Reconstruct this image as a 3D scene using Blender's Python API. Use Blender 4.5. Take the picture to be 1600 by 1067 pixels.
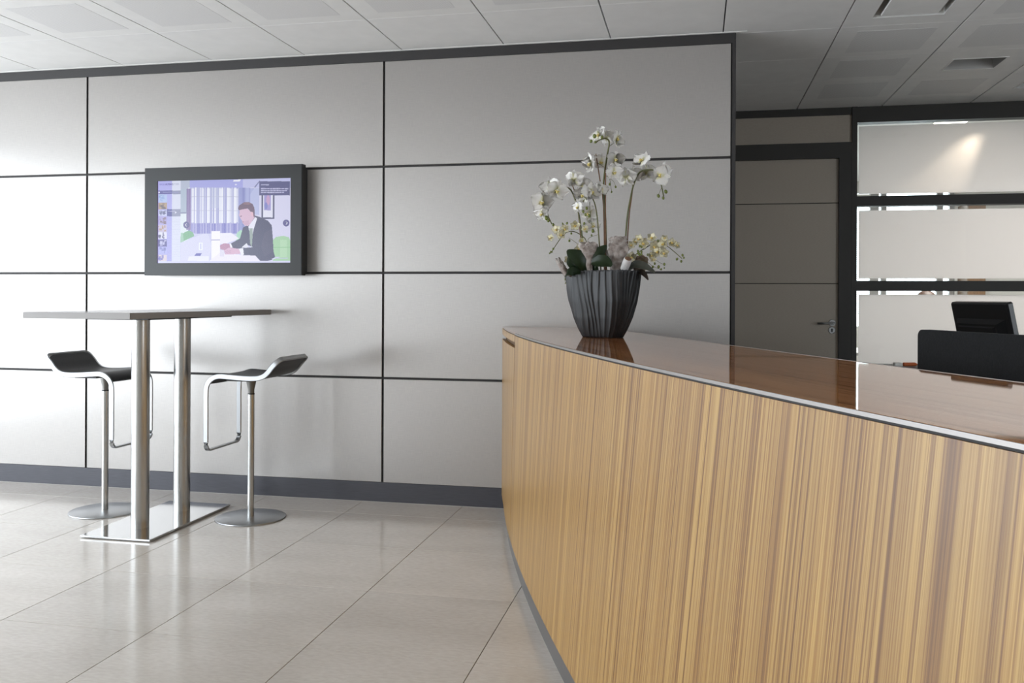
import bpy, bmesh, math, random
import numpy as np
from mathutils import Vector, Matrix, Euler, noise
random.seed(4)
PI = math.pi
for o in list(bpy.data.objects): bpy.data.objects.remove(o)
SC = bpy.context.scene
COL = SC.collection

# ------------------------------------------------------------------ camera, sky, lights, exposure
CZ = 2.629                                     # ceiling height
cam_d = bpy.data.cameras.new('camera'); cam = bpy.data.objects.new('camera', cam_d); COL.objects.link(cam)
yaw, roll = math.radians(11.7357), math.radians(0.2537)
fw = Vector((-math.sin(yaw), math.cos(yaw), 0)); r0 = Vector((math.cos(yaw), math.sin(yaw), 0)); zz = Vector((0, 0, 1))
rt = math.cos(roll)*r0 + math.sin(roll)*zz; up = -math.sin(roll)*r0 + math.cos(roll)*zz
m = Matrix((rt, up, -fw)).transposed().to_4x4(); m.translation = Vector((0, -4.9038, 1.2011))
cam.matrix_world = m
cam_d.sensor_width = 36.0; cam_d.lens = 36*1382.55/1600; cam_d.shift_y = -(533.5-463.77)/1600
cam_d.clip_start = 0.02; cam_d.clip_end = 200
SC.camera = cam

world = bpy.data.worlds.new('overcast_sky'); SC.world = world; world.use_nodes = True
wn = world.node_tree.nodes; wl = world.node_tree.links
wn['Background'].inputs[0].default_value = (0.85, 0.925, 1.0, 1); wn['Background'].inputs[1].default_value = 10.0

def portal(name, loc, rot, sx, sy):
    l = bpy.data.lights.new(name, 'AREA'); l.shape = 'RECTANGLE'; l.size = sx; l.size_y = sy
    l.cycles.is_portal = True
    o = bpy.data.objects.new(name, l); COL.objects.link(o); o.location = loc; o.rotation_euler = rot
    return o
# daylight comes in through the glazed left facade, an added fill window on the right and the windows of the room behind
portal('portal_facade', (-6.42, -4.45, 1.27), (0, -PI/2, 0), 2.45, 8.3)
portal('portal_fill', (5.12, -4.6, 1.27), (0, PI/2, 0), 2.45, 2.4)  # sky light through the added right-hand opening
portal('portal_office', (2.0, 6.6, 1.65), (-PI/2, 0, 0), 3.6, 1.7)

def spot(name, loc, target, power, size, blend, col=(1, .87, .68)):
    l = bpy.data.lights.new(name, 'SPOT'); l.energy = power; l.spot_size = math.radians(size); l.spot_blend = blend
    l.color = col; l.shadow_soft_size = .03
    o = bpy.data.objects.new(name, l); COL.objects.link(o); o.location = loc
    o.rotation_euler = (Vector(target)-Vector(loc)).to_track_quat('-Z', 'Y').to_euler()
    return o
# the lit ceiling lamps of the room behind the glass
spot('office_lamp_beam', (2.15, 2.215, 2.59), (1.45, 2.135, 1.60), 75, 38, .9)
def arealamp(name, loc, power, sx, sy, col=(1, .97, .94)):
    l = bpy.data.lights.new(name, 'AREA'); l.shape = 'RECTANGLE'; l.size = sx; l.size_y = sy; l.energy = power; l.color = col
    o = bpy.data.objects.new(name, l); COL.objects.link(o); o.location = loc
arealamp('office_lamp_light', (2.6, 4.0, 2.5), 120, 1.2, 1.2)

SC.view_settings.view_transform = 'Standard'; SC.view_settings.look = 'None'
SC.view_settings.gamma = 1.0; SC.view_settings.use_curve_mapping = False
EXPO = -0.3
SC.view_settings.exposure = EXPO

# ------------------------------------------------------------------ helpers
def srgb(r, g, b):
    f = lambda c: (c/255/12.92 if c/255 <= .04045 else ((c/255+.055)/1.055)**2.4)
    return (f(r), f(g), f(b), 1)

def mat(name, col, rough=.5, metal=0.0, **kw):
    m = bpy.data.materials.new(name); m.use_nodes = True
    p = m.node_tree.nodes['Principled BSDF']
    p.inputs['Base Color'].default_value = col if len(col) == 4 else (*col, 1)
    p.inputs['Roughness'].default_value = rough; p.inputs['Metallic'].default_value = metal
    for k, v in kw.items(): p.inputs[k.replace('_', ' ')].default_value = v
    return m
def N(m, t, **kw):
    n = m.node_tree.nodes.new(t)
    for k, v in kw.items(): setattr(n, k, v)
    return n
def L(m, a, ao, b, bi): m.node_tree.links.new(a.outputs[ao], b.inputs[bi])
def P(m): return m.node_tree.nodes['Principled BSDF']
def ramp(m, stops):
    r = N(m, 'ShaderNodeValToRGB'); e = r.color_ramp.elements
    while len(e) > 1: e.remove(e[-1])
    e[0].position = stops[0][0]; e[0].color = stops[0][1]
    for p, c in stops[1:]:
        x = e.new(p); x.color = c
    return r
def mottled(name, c1, c2, scale, rough, metal=0.0, detail=4, bump=0, coords='Object', mscale=(1, 1, 1), **kw):
    """principled with a noise between two colours, optional fine bump"""
    m = mat(name, c1, rough, metal, **kw)
    tc = N(m, 'ShaderNodeTexCoord'); mp = N(m, 'ShaderNodeMapping'); mp.inputs['Scale'].default_value = mscale
    L(m, tc, coords, mp, 'Vector')
    n = N(m, 'ShaderNodeTexNoise'); n.inputs['Scale'].default_value = scale; n.inputs['Detail'].default_value = detail
    L(m, mp, 'Vector', n, 'Vector')
    r = ramp(m, [(.3, c1 if len(c1) == 4 else (*c1, 1)), (.7, c2 if len(c2) == 4 else (*c2, 1))])
    L(m, n, 'Fac', r, 'Fac'); L(m, r, 'Color', P(m), 'Base Color')
    if bump:
        b = N(m, 'ShaderNodeBump'); b.inputs['Strength'].default_value = bump; b.inputs['Distance'].default_value = .004
        L(m, n, 'Fac', b, 'Height'); L(m, b, 'Normal', P(m), 'Normal')
    return m

def box(bm, x0, x1, y0, y1, z0, z1, bev=0):
    v = [bm.verts.new((x, y, z)) for z in (z0, z1) for y in (y0, y1) for x in (x0, x1)]
    fs = [bm.faces.new([v[i] for i in q]) for q in ((0, 2, 3, 1), (4, 5, 7, 6), (0, 1, 5, 4), (2, 6, 7, 3), (0, 4, 6, 2), (1, 3, 7, 5))]
    if bev:
        es = list({e for f in fs for e in f.edges})
        bmesh.ops.bevel(bm, geom=es, offset=bev, segments=1, affect='EDGES', profile=.5)
def BX(*a, **k):
    bm = bmesh.new(); box(bm, *a, **k); return bm
def ring_plate(bm, o, i, z0, z1):
    """rectangular plate with a rectangular hole: o, i = (x0,x1,y0,y1)"""
    def loop(r, z): return [bm.verts.new(p) for p in ((r[0], r[2], z), (r[1], r[2], z), (r[1], r[3], z), (r[0], r[3], z))]
    ob, ib, ot, it = loop(o, z0), loop(i, z0), loop(o, z1), loop(i, z1)
    for k in range(4):
        n = (k+1) % 4
        bm.faces.new((ob[n], ob[k], ib[k], ib[n])); bm.faces.new((ot[k], ot[n], it[n], it[k]))
        bm.faces.new((ob[k], ob[n], ot[n], ot[k])); bm.faces.new((ib[n], ib[k], it[k], it[n]))
def prism(bm, pts, z0, z1):
    a = [bm.verts.new((x, y, z0)) for x, y in pts]; b = [bm.verts.new((x, y, z1)) for x, y in pts]
    n = len(pts); bm.faces.new(a[::-1]); bm.faces.new(b)
    for k in range(n): bm.faces.new((a[k], a[(k+1) % n], b[(k+1) % n], b[k]))
def lathe(bm, prof, c=(0, 0, 0), n=32):
    """prof: (r,z) list from bottom to top"""
    rows = []
    for r, z in prof:
        if r < 1e-6: rows.append([bm.verts.new((c[0], c[1], c[2]+z))])
        else: rows.append([bm.verts.new((c[0]+r*math.cos(2*PI*k/n), c[1]+r*math.sin(2*PI*k/n), c[2]+z)) for k in range(n)])
    for a, b in zip(rows, rows[1:]):
        for k in range(n):
            k2 = (k+1) % n
            if len(a) == 1: bm.faces.new((a[0], b[k2], b[k]))
            elif len(b) == 1: bm.faces.new((a[k], a[k2], b[0]))
            else: bm.faces.new((a[k], a[k2], b[k2], b[k]))
def spline(pts, n=6):
    """Catmull-Rom through pts"""
    P_ = [Vector(p) for p in pts]; out = []
    for i in range(len(P_)-1):
        p0 = P_[max(i-1, 0)]; p1 = P_[i]; p2 = P_[i+1]; p3 = P_[min(i+2, len(P_)-1)]
        for k in range(n):
            t = k/n
            out.append(.5*((2*p1)+(-p0+p2)*t+(2*p0-5*p1+4*p2-p3)*t*t+(-p0+3*p1-3*p2+p3)*t**3))
    out.append(P_[-1]); return out
def tube(bm, pts, r, n=8, cap=True):
    pts = [Vector(p) for p in pts]; rows = []
    ref = Vector((0, 1, 0.01)).normalized()
    for i, p in enumerate(pts):
        t = (pts[min(i+1, len(pts)-1)]-pts[max(i-1, 0)]).normalized()
        a = ref - t*ref.dot(t)
        if a.length < 1e-3: a = Vector((1, 0, 0)) - t*t.x
        a.normalize(); b = t.cross(a); ref = a
        rr = r[i] if isinstance(r, (list, tuple)) else r
        rows.append([bm.verts.new(p+rr*(math.cos(2*PI*k/n)*a+math.sin(2*PI*k/n)*b)) for k in range(n)])
    for A, B in zip(rows, rows[1:]):
        for k in range(n): bm.faces.new((A[k], A[(k+1) % n], B[(k+1) % n], B[k]))
    if cap: bm.faces.new(rows[0][::-1]); bm.faces.new(rows[-1])
def strip_sweep(bm, pts, ws, width, thick, closed=True, bev=.25):
    """flat bar along pts; ws = direction of the wide side at each point"""
    n = len(pts); rows = []
    for i in range(n):
        a = pts[(i-1) % n] if closed else pts[max(i-1, 0)]; b = pts[(i+1) % n] if closed else pts[min(i+1, n-1)]
        t = (b-a).normalized(); w = (ws[i]-t*ws[i].dot(t)).normalized(); h = t.cross(w)
        W, H = width/2, thick/2; e = thick*bev
        rows.append([bm.verts.new(pts[i]+w*x+h*y) for x, y in ((-W+e, -H), (W-e, -H), (W, -H+e), (W, H-e), (W-e, H), (-W+e, H), (-W, H-e), (-W, -H+e))])
    m_ = 8
    for i in range(n if closed else n-1):
        A, B = rows[i], rows[(i+1) % n]
        for k in range(m_): bm.faces.new((A[k], A[(k+1) % m_], B[(k+1) % m_], B[k]))
    if not closed: bm.faces.new(rows[0][::-1]); bm.faces.new(rows[-1])

def root_loc(p):
    v = Vector((0, 0, 0))
    while p: v += p.location; p = p.parent
    return v
def obj(name, bm, m, parent=None, smooth=False, local=False, angle=None):
    """link one mesh object; vertices are given in world space unless local"""
    if parent and not local: bmesh.ops.translate(bm, verts=bm.verts, vec=-root_loc(parent))
    bmesh.ops.recalc_face_normals(bm, faces=bm.faces)
    me = bpy.data.meshes.new(name); bm.to_mesh(me); bm.free()
    for x in (m if isinstance(m, (list, tuple)) else [m]): me.materials.append(x)
    if smooth:
        me.polygons.foreach_set('use_smooth', [True]*len(me.polygons))
        if angle: me.set_sharp_from_angle(angle=math.radians(angle))
    o = bpy.data.objects.new(name, me); COL.objects.link(o)
    if parent: o.parent = parent
    return o
def inst(name, me, parent, loc=(0, 0, 0), rot=(0, 0, 0), scale=(1, 1, 1)):
    o = bpy.data.objects.new(name, me); COL.objects.link(o); o.parent = parent
    o.location = loc; o.rotation_euler = rot; o.scale = scale
    return o
def tag(o, label, cat, group=None):
    o['label'] = label; o['category'] = cat
    if group: o['group'] = group
    return o
def thing(name, label, cat, loc=(0, 0, 0), rotz=0, group=None):
    o = bpy.data.objects.new(name, None); COL.objects.link(o); o.location = loc; o.rotation_euler = (0, 0, rotz)
    o.empty_display_size = .1
    return tag(o, label, cat, group)
def struct(name, bm, m, parent=None):
    o = obj(name, bm, m, parent)
    if not parent: o['kind'] = 'structure'
    return o
def stuff(o): o['kind'] = 'stuff'; return o
def dup_tree(o, parent=None):
    c = o.copy(); COL.objects.link(c); c.parent = parent
    for ch in list(o.children): dup_tree(ch, c)
    return c

# ------------------------------------------------------------------ materials
def tile_mat():
    m = mat('floor_stone', srgb(190, 180, 166), .2)
    tc = N(m, 'ShaderNodeTexCoord'); oi = N(m, 'ShaderNodeObjectInfo')
    geo = N(m, 'ShaderNodeNewGeometry')
    n1 = N(m, 'ShaderNodeTexNoise'); n1.inputs['Scale'].default_value = 2.6; n1.inputs['Detail'].default_value = 6
    n2 = N(m, 'ShaderNodeTexNoise'); n2.inputs['Scale'].default_value = 55; n2.inputs['Detail'].default_value = 3
    v = N(m, 'ShaderNodeTexVoronoi'); v.inputs['Scale'].default_value = 26
    mp = N(m, 'ShaderNodeMapping'); mp.inputs['Scale'].default_value = (.6, 1.6, 1); L(m, geo, 'Position', mp, 'Vector')
    for n in (n1, n2, v): L(m, mp, 'Vector', n, 'Vector')
    r1 = ramp(m, [(.3, srgb(196, 189, 180)), (.7, srgb(208, 202, 194))]); L(m, n1, 'Fac', r1, 'Fac')
    r2 = ramp(m, [(.35, (.88, .85, .84, 1)), (.65, (1, 1, 1, 1))]); L(m, n2, 'Fac', r2, 'Fac')
    r3 = ramp(m, [(.03, (.74, .73, .7, 1)), (.09, (1, 1, 1, 1))]); L(m, v, 'Distance', r3, 'Fac')
    mx = N(m, 'ShaderNodeMixRGB', blend_type='MULTIPLY'); mx.inputs[0].default_value = .7
    L(m, r1, 'Color', mx, 1); L(m, r2, 'Color', mx, 2)
    mx2 = N(m, 'ShaderNodeMixRGB', blend_type='MULTIPLY'); mx2.inputs[0].default_value = .5
    L(m, mx, 0, mx2, 1); L(m, r3, 'Color', mx2, 2)
    hs = N(m, 'ShaderNodeHueSaturation'); mr = N(m, 'ShaderNodeMapRange'); mr.inputs[3].default_value = .95; mr.inputs[4].default_value = 1.05
    L(m, oi, 'Random', mr, 0); L(m, mr, 0, hs, 'Value'); L(m, mx2, 0, hs, 'Color'); L(m, hs, 'Color', P(m), 'Base Color')
    rr = N(m, 'ShaderNodeMapRange'); rr.inputs[3].default_value = .1; rr.inputs[4].default_value = .2
    L(m, n1, 'Fac', rr, 0); L(m, rr, 0, P(m), 'Roughness')
    return m
FLOOR = tile_mat()
GROUT = mat('dark_grout', srgb(84, 78, 72), .9)

def panel_mat():
    m = mat('satin_wall_panel', srgb(178, 174, 170), .34, .55)
    geo = N(m, 'ShaderNodeNewGeometry')
    def weave(sc, s):
        mp = N(m, 'ShaderNodeMapping'); mp.inputs['Scale'].default_value = sc; L(m, geo, 'Position', mp, 'Vector')
        n = N(m, 'ShaderNodeTexNoise'); n.inputs['Scale'].default_value = s; n.inputs['Detail'].default_value = 2; L(m, mp, 'Vector', n, 'Vector'); return n
    a = weave((8, 1, 420), 2.2); b = weave((420, 1, 10), 2.2)
    ad = N(m, 'ShaderNodeMath', operation='ADD'); L(m, a, 'Fac', ad, 0); L(m, b, 'Fac', ad, 1)
    r = ramp(m, [(.3, srgb(164, 160, 157)), (.7, srgb(180, 176, 172))])
    hf = N(m, 'ShaderNodeMath', operation='MULTIPLY'); hf.inputs[1].default_value = .5; L(m, ad, 0, hf, 0)
    L(m, hf, 0, r, 'Fac'); L(m, r, 'Color', P(m), 'Base Color')
    P(m).inputs['Anisotropic'].default_value = .75
    t = N(m, 'ShaderNodeCombineXYZ'); t.inputs[0].default_value = 1.0; L(m, t, 0, P(m), 'Tangent')
    return m
PANEL = panel_mat()
JOINT = mat('black_joint', srgb(40, 37, 36), .6)
BLACKTRIM = mat('black_trim', srgb(48, 46, 46), .45)
SKIRT = mottled('anthracite_skirting', srgb(66, 66, 72), srgb(76, 76, 82), 40, .36, .3, mscale=(.3, 1, 8))
CEIL = mottled('ceiling_tile_white', srgb(226, 225, 223), srgb(232, 231, 229), 8, .55)
PERF = mat('perforated_metal', srgb(184, 184, 184), .6)
def perf_dots():
    m = PERF; geo = N(m, 'ShaderNodeNewGeometry'); v = N(m, 'ShaderNodeTexVoronoi'); v.inputs['Scale'].default_value = 130; v.inputs['Randomness'].default_value = 0
    L(m, geo, 'Position', v, 'Vector'); r = ramp(m, [(.30, srgb(165, 165, 165)), (.38, srgb(222, 221, 220))])
    L(m, v, 'Distance', r, 'Fac'); L(m, r, 'Color', P(m), 'Base Color')
perf_dots()
CEILDARK = mat('ceiling_void', srgb(60, 58, 55), .9)
WHITE = mat('white_paint', srgb(225, 224, 220), .6)
WALLPAINT = mottled('wall_paint', srgb(196, 192, 186), srgb(204, 200, 194), 3, .7)
DARKWOODWALL = mottled('brown_wall_panelling', srgb(120, 92, 66), srgb(140, 108, 78), 6, .5, mscale=(12, 12, .5))
FRAME = mat('dark_frame', srgb(44, 42, 39), .5)
DOORPAN = mottled('door_panel_grey', srgb(160, 151, 139), srgb(170, 161, 149), 60, .45, .2, mscale=(1, 1, 10))
STEEL = mat('brushed_steel', srgb(186, 186, 184), .27, 1.0)
STEELPOL = mat('polished_steel', srgb(200, 200, 200), .09, 1.0)
STEELSAT = mat('satin_chrome', srgb(176, 178, 180), .33, 1.0)
BLACKPL = mat('black_plastic', srgb(26, 26, 27), .4)
LEATHER = mottled('black_leather', srgb(30, 30, 32), srgb(38, 38, 40), 120, .42, bump=.15)
TABLETOP = mat('grey_laminate', srgb(120, 118, 118), .2)
TABLEEDGE = mat('table_edge_band', srgb(136, 131, 127), .35)
TRIMMETAL = mat('aluminium_edge', srgb(150, 146, 143), .42, 1.0)
PLINTH = mat('grey_metal_plinth', srgb(120, 118, 118), .35, .7)

def wood_mat(name, light, mid, dark, rough, coat=0.0, bands=1.0):
    """zebra-figured veneer, grain along v of the uv map"""
    m = mat(name, mid, rough, Coat_Weight=coat, Coat_Roughness=.08)
    uv = N(m, 'ShaderNodeUVMap')
    def streak(su, sv, det, dist=0, off=0):
        mp = N(m, 'ShaderNodeMapping'); mp.inputs['Scale'].default_value = (su, sv, 1); mp.inputs['Location'].default_value = (off, off, off); L(m, uv, 'UV', mp, 'Vector')
        n = N(m, 'ShaderNodeTexNoise'); n.inputs['Scale'].default_value = 1; n.inputs['Detail'].default_value = det
        n.inputs['Distortion'].default_value = dist; L(m, mp, 'Vector', n, 'Vector'); return n
    def mul(a, ao, b, f):
        x = N(m, 'ShaderNodeMixRGB', blend_type='MULTIPLY'); x.inputs[0].default_value = f; L(m, a, ao, x, 1); L(m, b, 'Color', x, 2); return x
    # broad tone groups of the veneer leaves, early/late wood bands, thin dark lines, pores
    g = streak(7*bands, .2, 3, .1, 3); a = streak(38*bands, .3, 6, .1); b = streak(62*bands, .35, 2, 0, 7); c = streak(240*bands, 6, 2, 0, 1)
    r1 = ramp(m, [(.36, dark), (.45, mid), (.53, light), (.60, mid), (.68, light)]); L(m, a, 'Fac', r1, 'Fac')
    rg = ramp(m, [(.36, (.80, .74, .68, 1)), (.52, (1, 1, 1, 1)), (.66, (1.1, 1.1, 1.06, 1))]); L(m, g, 'Fac', rg, 'Fac')
    rb = ramp(m, [(.37, (.60, .50, .42, 1)), (.43, (1, 1, 1, 1))]); L(m, b, 'Fac', rb, 'Fac')
    rc = ramp(m, [(.32, (.84, .80, .76, 1)), (.46, (1, 1, 1, 1))]); L(m, c, 'Fac', rc, 'Fac')
    x = mul(mul(mul(r1, 'Color', rg, 1.0), 0, rb, .85), 0, rc, .7)
    L(m, x, 0, P(m), 'Base Color'); return m
ZEBRA = wood_mat('zebrano_front', srgb(180, 146, 86), srgb(150, 111, 58), srgb(116, 79, 40), .4, .15, bands=2.7)
P(ZEBRA).inputs['Coat Roughness'].default_value = .2
ZTOP = wood_mat('zebrano_top', srgb(200, 140, 88), srgb(178, 117, 68), srgb(130, 80, 44), .12, 1.0, bands=.9)
P(ZTOP).inputs['Specular IOR Level'].default_value = 0.0
P(ZTOP).inputs['Coat IOR'].default_value = 1.55; P(ZTOP).inputs['Coat Roughness'].default_value = .03
SLOTDARK = mat('slot_wood', srgb(104, 76, 48), .6)

# ------------------------------------------------------------------ floor (tiles .6 m)
X0, X1, YB, YF = -6.4, 5.0, -9.0, 2.08
fl = struct('floor', BX(X0, X1, YB, 7.0, -.12, -.006), GROUT)
def cells(lo, hi, org, step):
    k = math.floor((lo-org)/step); e = []
    x = org+k*step
    while x < hi-1e-6:
        e.append((max(x, lo), min(x+step, hi))); x += step
    return [c for c in e if c[1]-c[0] > .02]
rest = bmesh.new(); cache = {}
for (rx0, rx1, ry0, ry1) in ((X0, .2, YB, -.002), (.2, X1, YB, YF)):
    for (a, b) in cells(rx0, rx1, -1.903, .6):
        for (c, d) in cells(ry0, ry1, -.285, .6):
            w, h = b-a, d-c
            if a > -5.2 and b < .3 and d > -3.4:
                key = (round(w, 3), round(h, 3))
                if key not in cache:
                    bm = BX(-w/2+.0012, w/2-.0012, -h/2+.0012, h/2-.0012, -.011, 0, bev=.0008)
                    o = obj('floor_tile', bm, FLOOR, fl, local=True); cache[key] = o.data
                    o.location = ((a+b)/2, (c+d)/2, 0)
                else: inst('floor_tile', cache[key], fl, ((a+b)/2, (c+d)/2, 0))
            else: box(rest, a+.0012, b-.0012, c+.0012, d-.0012, -.011, 0)
stuff(obj('floor_tile_field', rest, FLOOR, fl))
struct('trim_1', BX(-6.3, -1.05, -.004, 0, 0, .002), mat('grey_sealant', srgb(176, 172, 166), .7))          # pale sealant line at the foot of the skirting

# ------------------------------------------------------------------ ceiling
ce = struct('ceiling', BX(X0, X1, YB, YF+.1, CZ+.14, CZ+.2), CEILDARK)
G = .604; OX, OY = -4.09, -.586
rest = bmesh.new(); restp = bmesh.new()
tcache = {}
def ctile(a, b, c, d, kind):
    cx, cy = (a+b)/2, (c+d)/2; w, h = b-a, d-c
    key = (round(w, 3), round(h, 3), kind)
    if key not in tcache:
        bm = bmesh.new()
        W, H = w/2-.0035, h/2-.001
        if kind == 'lamp': ring_plate(bm, (-W, W, -H, H), (-.145, .145, -.125, .125), 0, .012)
        elif kind == 'air': ring_plate(bm, (-W, W, -H, H), (-.17, .17, -.17, .17), 0, .012)
        else: box(bm, -W, W, -H, H, 0, .012, bev=.001)
        o = obj('ceiling_tile', bm, CEIL, ce, local=True); o.location = (cx, cy, CZ); tcache[key] = o.data
    else: o = inst('ceiling_tile', tcache[key], ce, (cx, cy, CZ))
    if kind == 'perf':
        if 'perf' not in tcache:
            p = obj('perforated_field', BX(-.2, .2, -.21, .21, -.0006, .0004), PERF, o, local=True); tcache['perf'] = p.data
        else: inst('perforated_field', tcache['perf'], o)
lamps, airs = [], []
for (rx0, rx1, ry0, ry1) in ((X0, X1, YB, OY+G), (.2, X1, OY+G, YF)):
    for i in range(-5, 18):
        a, b = max(OX+i*G, rx0), min(OX+(i+1)*G, rx1)
        if b-a < .03: continue
        for j in range(-15, 6):
            c, d = max(OY+j*G, ry0), min(OY+(j+1)*G, ry1)
            if d-c < .02: continue
            kind = 'perf'
            if (b-a) < .5 or (d-c) < .5: kind = 'blank'
            if j == 0 and i < 8: kind = 'blank'
            if i == 7 and j >= 0: kind = 'blank'
            if (i, j) == (8, 0): kind = 'air'; airs.append(((a+b)/2+.02, (c+d)/2+.09))
            if (i, j) in ((9, 2), (10, 3)): kind = 'lamp'; lamps.append(((a+b)/2, (c+d)/2))
            if d > -2.0 and a > -5.4 and a < 2.6: ctile(a, b, c, d, kind)
            else:
                box(rest, a+.0035, b-.0035, c+.001, d-.001, CZ, CZ+.012)
                if kind == 'perf': box(restp, (a+b)/2-.2, (a+b)/2+.2, (c+d)/2-.21, (c+d)/2+.21, CZ-.0006, CZ+.0004)
stuff(obj('ceiling_tile_field', rest, CEIL, ce)); stuff(obj('perforated_tile_field', restp, PERF, ce))
struct('trim_2', BX(-6.3, .262, -.02, .004, CZ-.003, CZ-.0002), WHITE)      # white edge angle along the panelled wall

def ceiling_lamp(x, y, label):
    t = thing('recessed_ceiling_lamp', label, 'ceiling lamp', (x, y, CZ), 0, 'recessed square lamps near the partition')
    bm = bmesh.new()
    o_ = [bm.verts.new((x+sx*.145, y+sy*.125, CZ-.001)) for sx, sy in ((-1, -1), (1, -1), (1, 1), (-1, 1))]
    i_ = [bm.verts.new((x+sx*.125, y+sy*.105, CZ+.115)) for sx, sy in ((-1, -1), (1, -1), (1, 1), (-1, 1))]
    for k in range(4): bm.faces.new((o_[k], o_[(k+1) % 4], i_[(k+1) % 4], i_[k]))
    obj('reflector', bm, mat('lamp_reflector', srgb(150, 148, 145), .4, .5), t)
    obj('diffuser', BX(x-.125, x+.125, y-.105, y+.105, CZ+.112, CZ+.12), mat('unlit_diffuser', srgb(70, 69, 68), .4), t)
    bm = bmesh.new(); ring_plate(bm, (x-.155, x+.155, y-.135, y+.135), (x-.145, x+.145, y-.125, y+.125), CZ-.0025, CZ-.0001)
    obj('frame', bm, CEIL, t)
ceiling_lamp(*lamps[0], 'square recessed ceiling lamp in full view above the glass partition')
ceiling_lamp(*lamps[1], 'square recessed ceiling lamp cut off by the right edge of the photo')
ax, ay = airs[0]; ax, ay = OX+8.5*G, OY+.5*G
ax, ay = OX+8.5*G, OY+.5*G
t = thing('air_diffuser', 'square ceiling air diffuser with a slot around a flush centre plate', 'air vent', (ax, ay, CZ))
obj('duct_box', (lambda bm: (ring_plate(bm, (ax-.172, ax+.172, ay-.172, ay+.172), (ax-.169, ax+.169, ay-.169, ay+.169), CZ+.0005, CZ+.09), bm)[1])(bmesh.new()), WHITE, t)
obj('slot_back', BX(ax-.17, ax+.17, ay-.17, ay+.17, CZ+.09, CZ+.1), CEILDARK, t)
obj('centre_plate', BX(ax-.135, ax+.135, ay-.135, ay+.135, CZ-.002, CZ+.01, bev=.002), CEIL, t)

# ------------------------------------------------------------------ panelled main wall
wb = struct('wall_back', BX(-6.3, .186, .009, .12, 0, CZ-.001), JOINT)
xs = [-6.3, -5.715, -3.751, -1.787, .186]; zs = [.115, .724, 1.338, 1.958, 2.571]
for a, b in zip(xs, xs[1:]):
    for c, d in zip(zs, zs[1:]):
        o = obj('wall_panel', BX(a+.0065, b-.0065, 0, .02, c+(.0065 if c > .2 else .001), d-(.0065 if d < 2.5 else 0), bev=.0012), PANEL, wb)
struct('trim_3', BX(-6.3, .206, -.004, .03, 2.571, CZ-.003), BLACKTRIM)
struct('trim_4', BX(.186, .206, -.004, .125, 0, 2.571), BLACKTRIM)
struct('baseboard_back', BX(-6.3, -.6, 0.0, .02, .0, .1145), SKIRT)

# ------------------------------------------------------------------ far wall: door and glazed partition
wf = struct('wall_far', BX(.1, 1.137, YF+.02, YF+.1, 2.5637, CZ+.14), FRAME)
struct('wall_recess', BX(0.02, .12, .125, YF+.1, 0, CZ+.14), PANEL)
dr = struct('door_1', BX(.12, 1.173, YF+.03, YF+.09, 0, .01), FRAME)
def fr(name, x0, x1, z0, z1, y0=YF, y1=YF+.1, p=dr, m=FRAME, bev=0): return obj(name, BX(x0, x1, y0, y1, z0, z1, bev=bev), m, p)
fr('door_head', .12, 1.137, 2.5735, CZ); fr('transom_panel', .126, 1.137, 2.3677, 2.5737, YF+.012, YF+.05, m=DOORPAN)
fr('door_frame', .12, 1.137, 2.2507, 2.3677, YF-.01); fr('door_jamb', 1.0465, 1.137, 0, 2.2507, YF-.01); fr('partition_post', 1.137, 1.173, 0, CZ, YF-.012)
leaf_y0, leaf_y1 = YF+.02, YF+.06
fr('door_leaf', .126, 1.046, .01, 2.25, leaf_y0+.008, leaf_y1, m=JOINT)
for z0, z1 in ((.012, .70), (.706, 1.3085), (1.3145, 1.9146), (1.9206, 2.2507)):
    fr('door_panel', .128, 1.046, z0, z1, leaf_y0, leaf_y0+.02, m=DOORPAN, bev=.001)
# lever handle and keyhole rose
bm = bmesh.new(); tube(bm, [(1.004, YF+.02, 1.016), (1.004, YF-.035, 1.016)], .009)
tube(bm, [(1.012, YF-.035, 1.016), (1.0, YF-.036, 1.016), (.95, YF-.036, 1.014), (.893, YF-.034, 1.012)], .0085)
h = obj('door_handle', bm, STEELSAT, dr, smooth=True); h['label'] = 'satin metal lever handle'
def rose(name, x, z, hole):
    bm = bmesh.new(); n = 20
    lathe(bm, [(0, 0), (.0255, 0), (.0255, .006), (.023, .009), (0, .009)], n=n)
    bmesh.ops.rotate(bm, verts=bm.verts, cent=(0, 0, 0), matrix=Matrix.Rotation(PI/2, 3, 'X'))
    bmesh.ops.translate(bm, verts=bm.verts, vec=(x, YF+.02, z))
    r = obj(name, bm, STEELSAT, dr, smooth=True, angle=40)
    if hole: obj('keyhole', BX(x-.005, x+.005, YF+.0095, YF+.0125, z-.012, z+.012), BLACKPL, r)
rose('handle_rose', 1.004, 1.016, False); rose('keyhole_rose', 1.002, .961, True)

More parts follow.
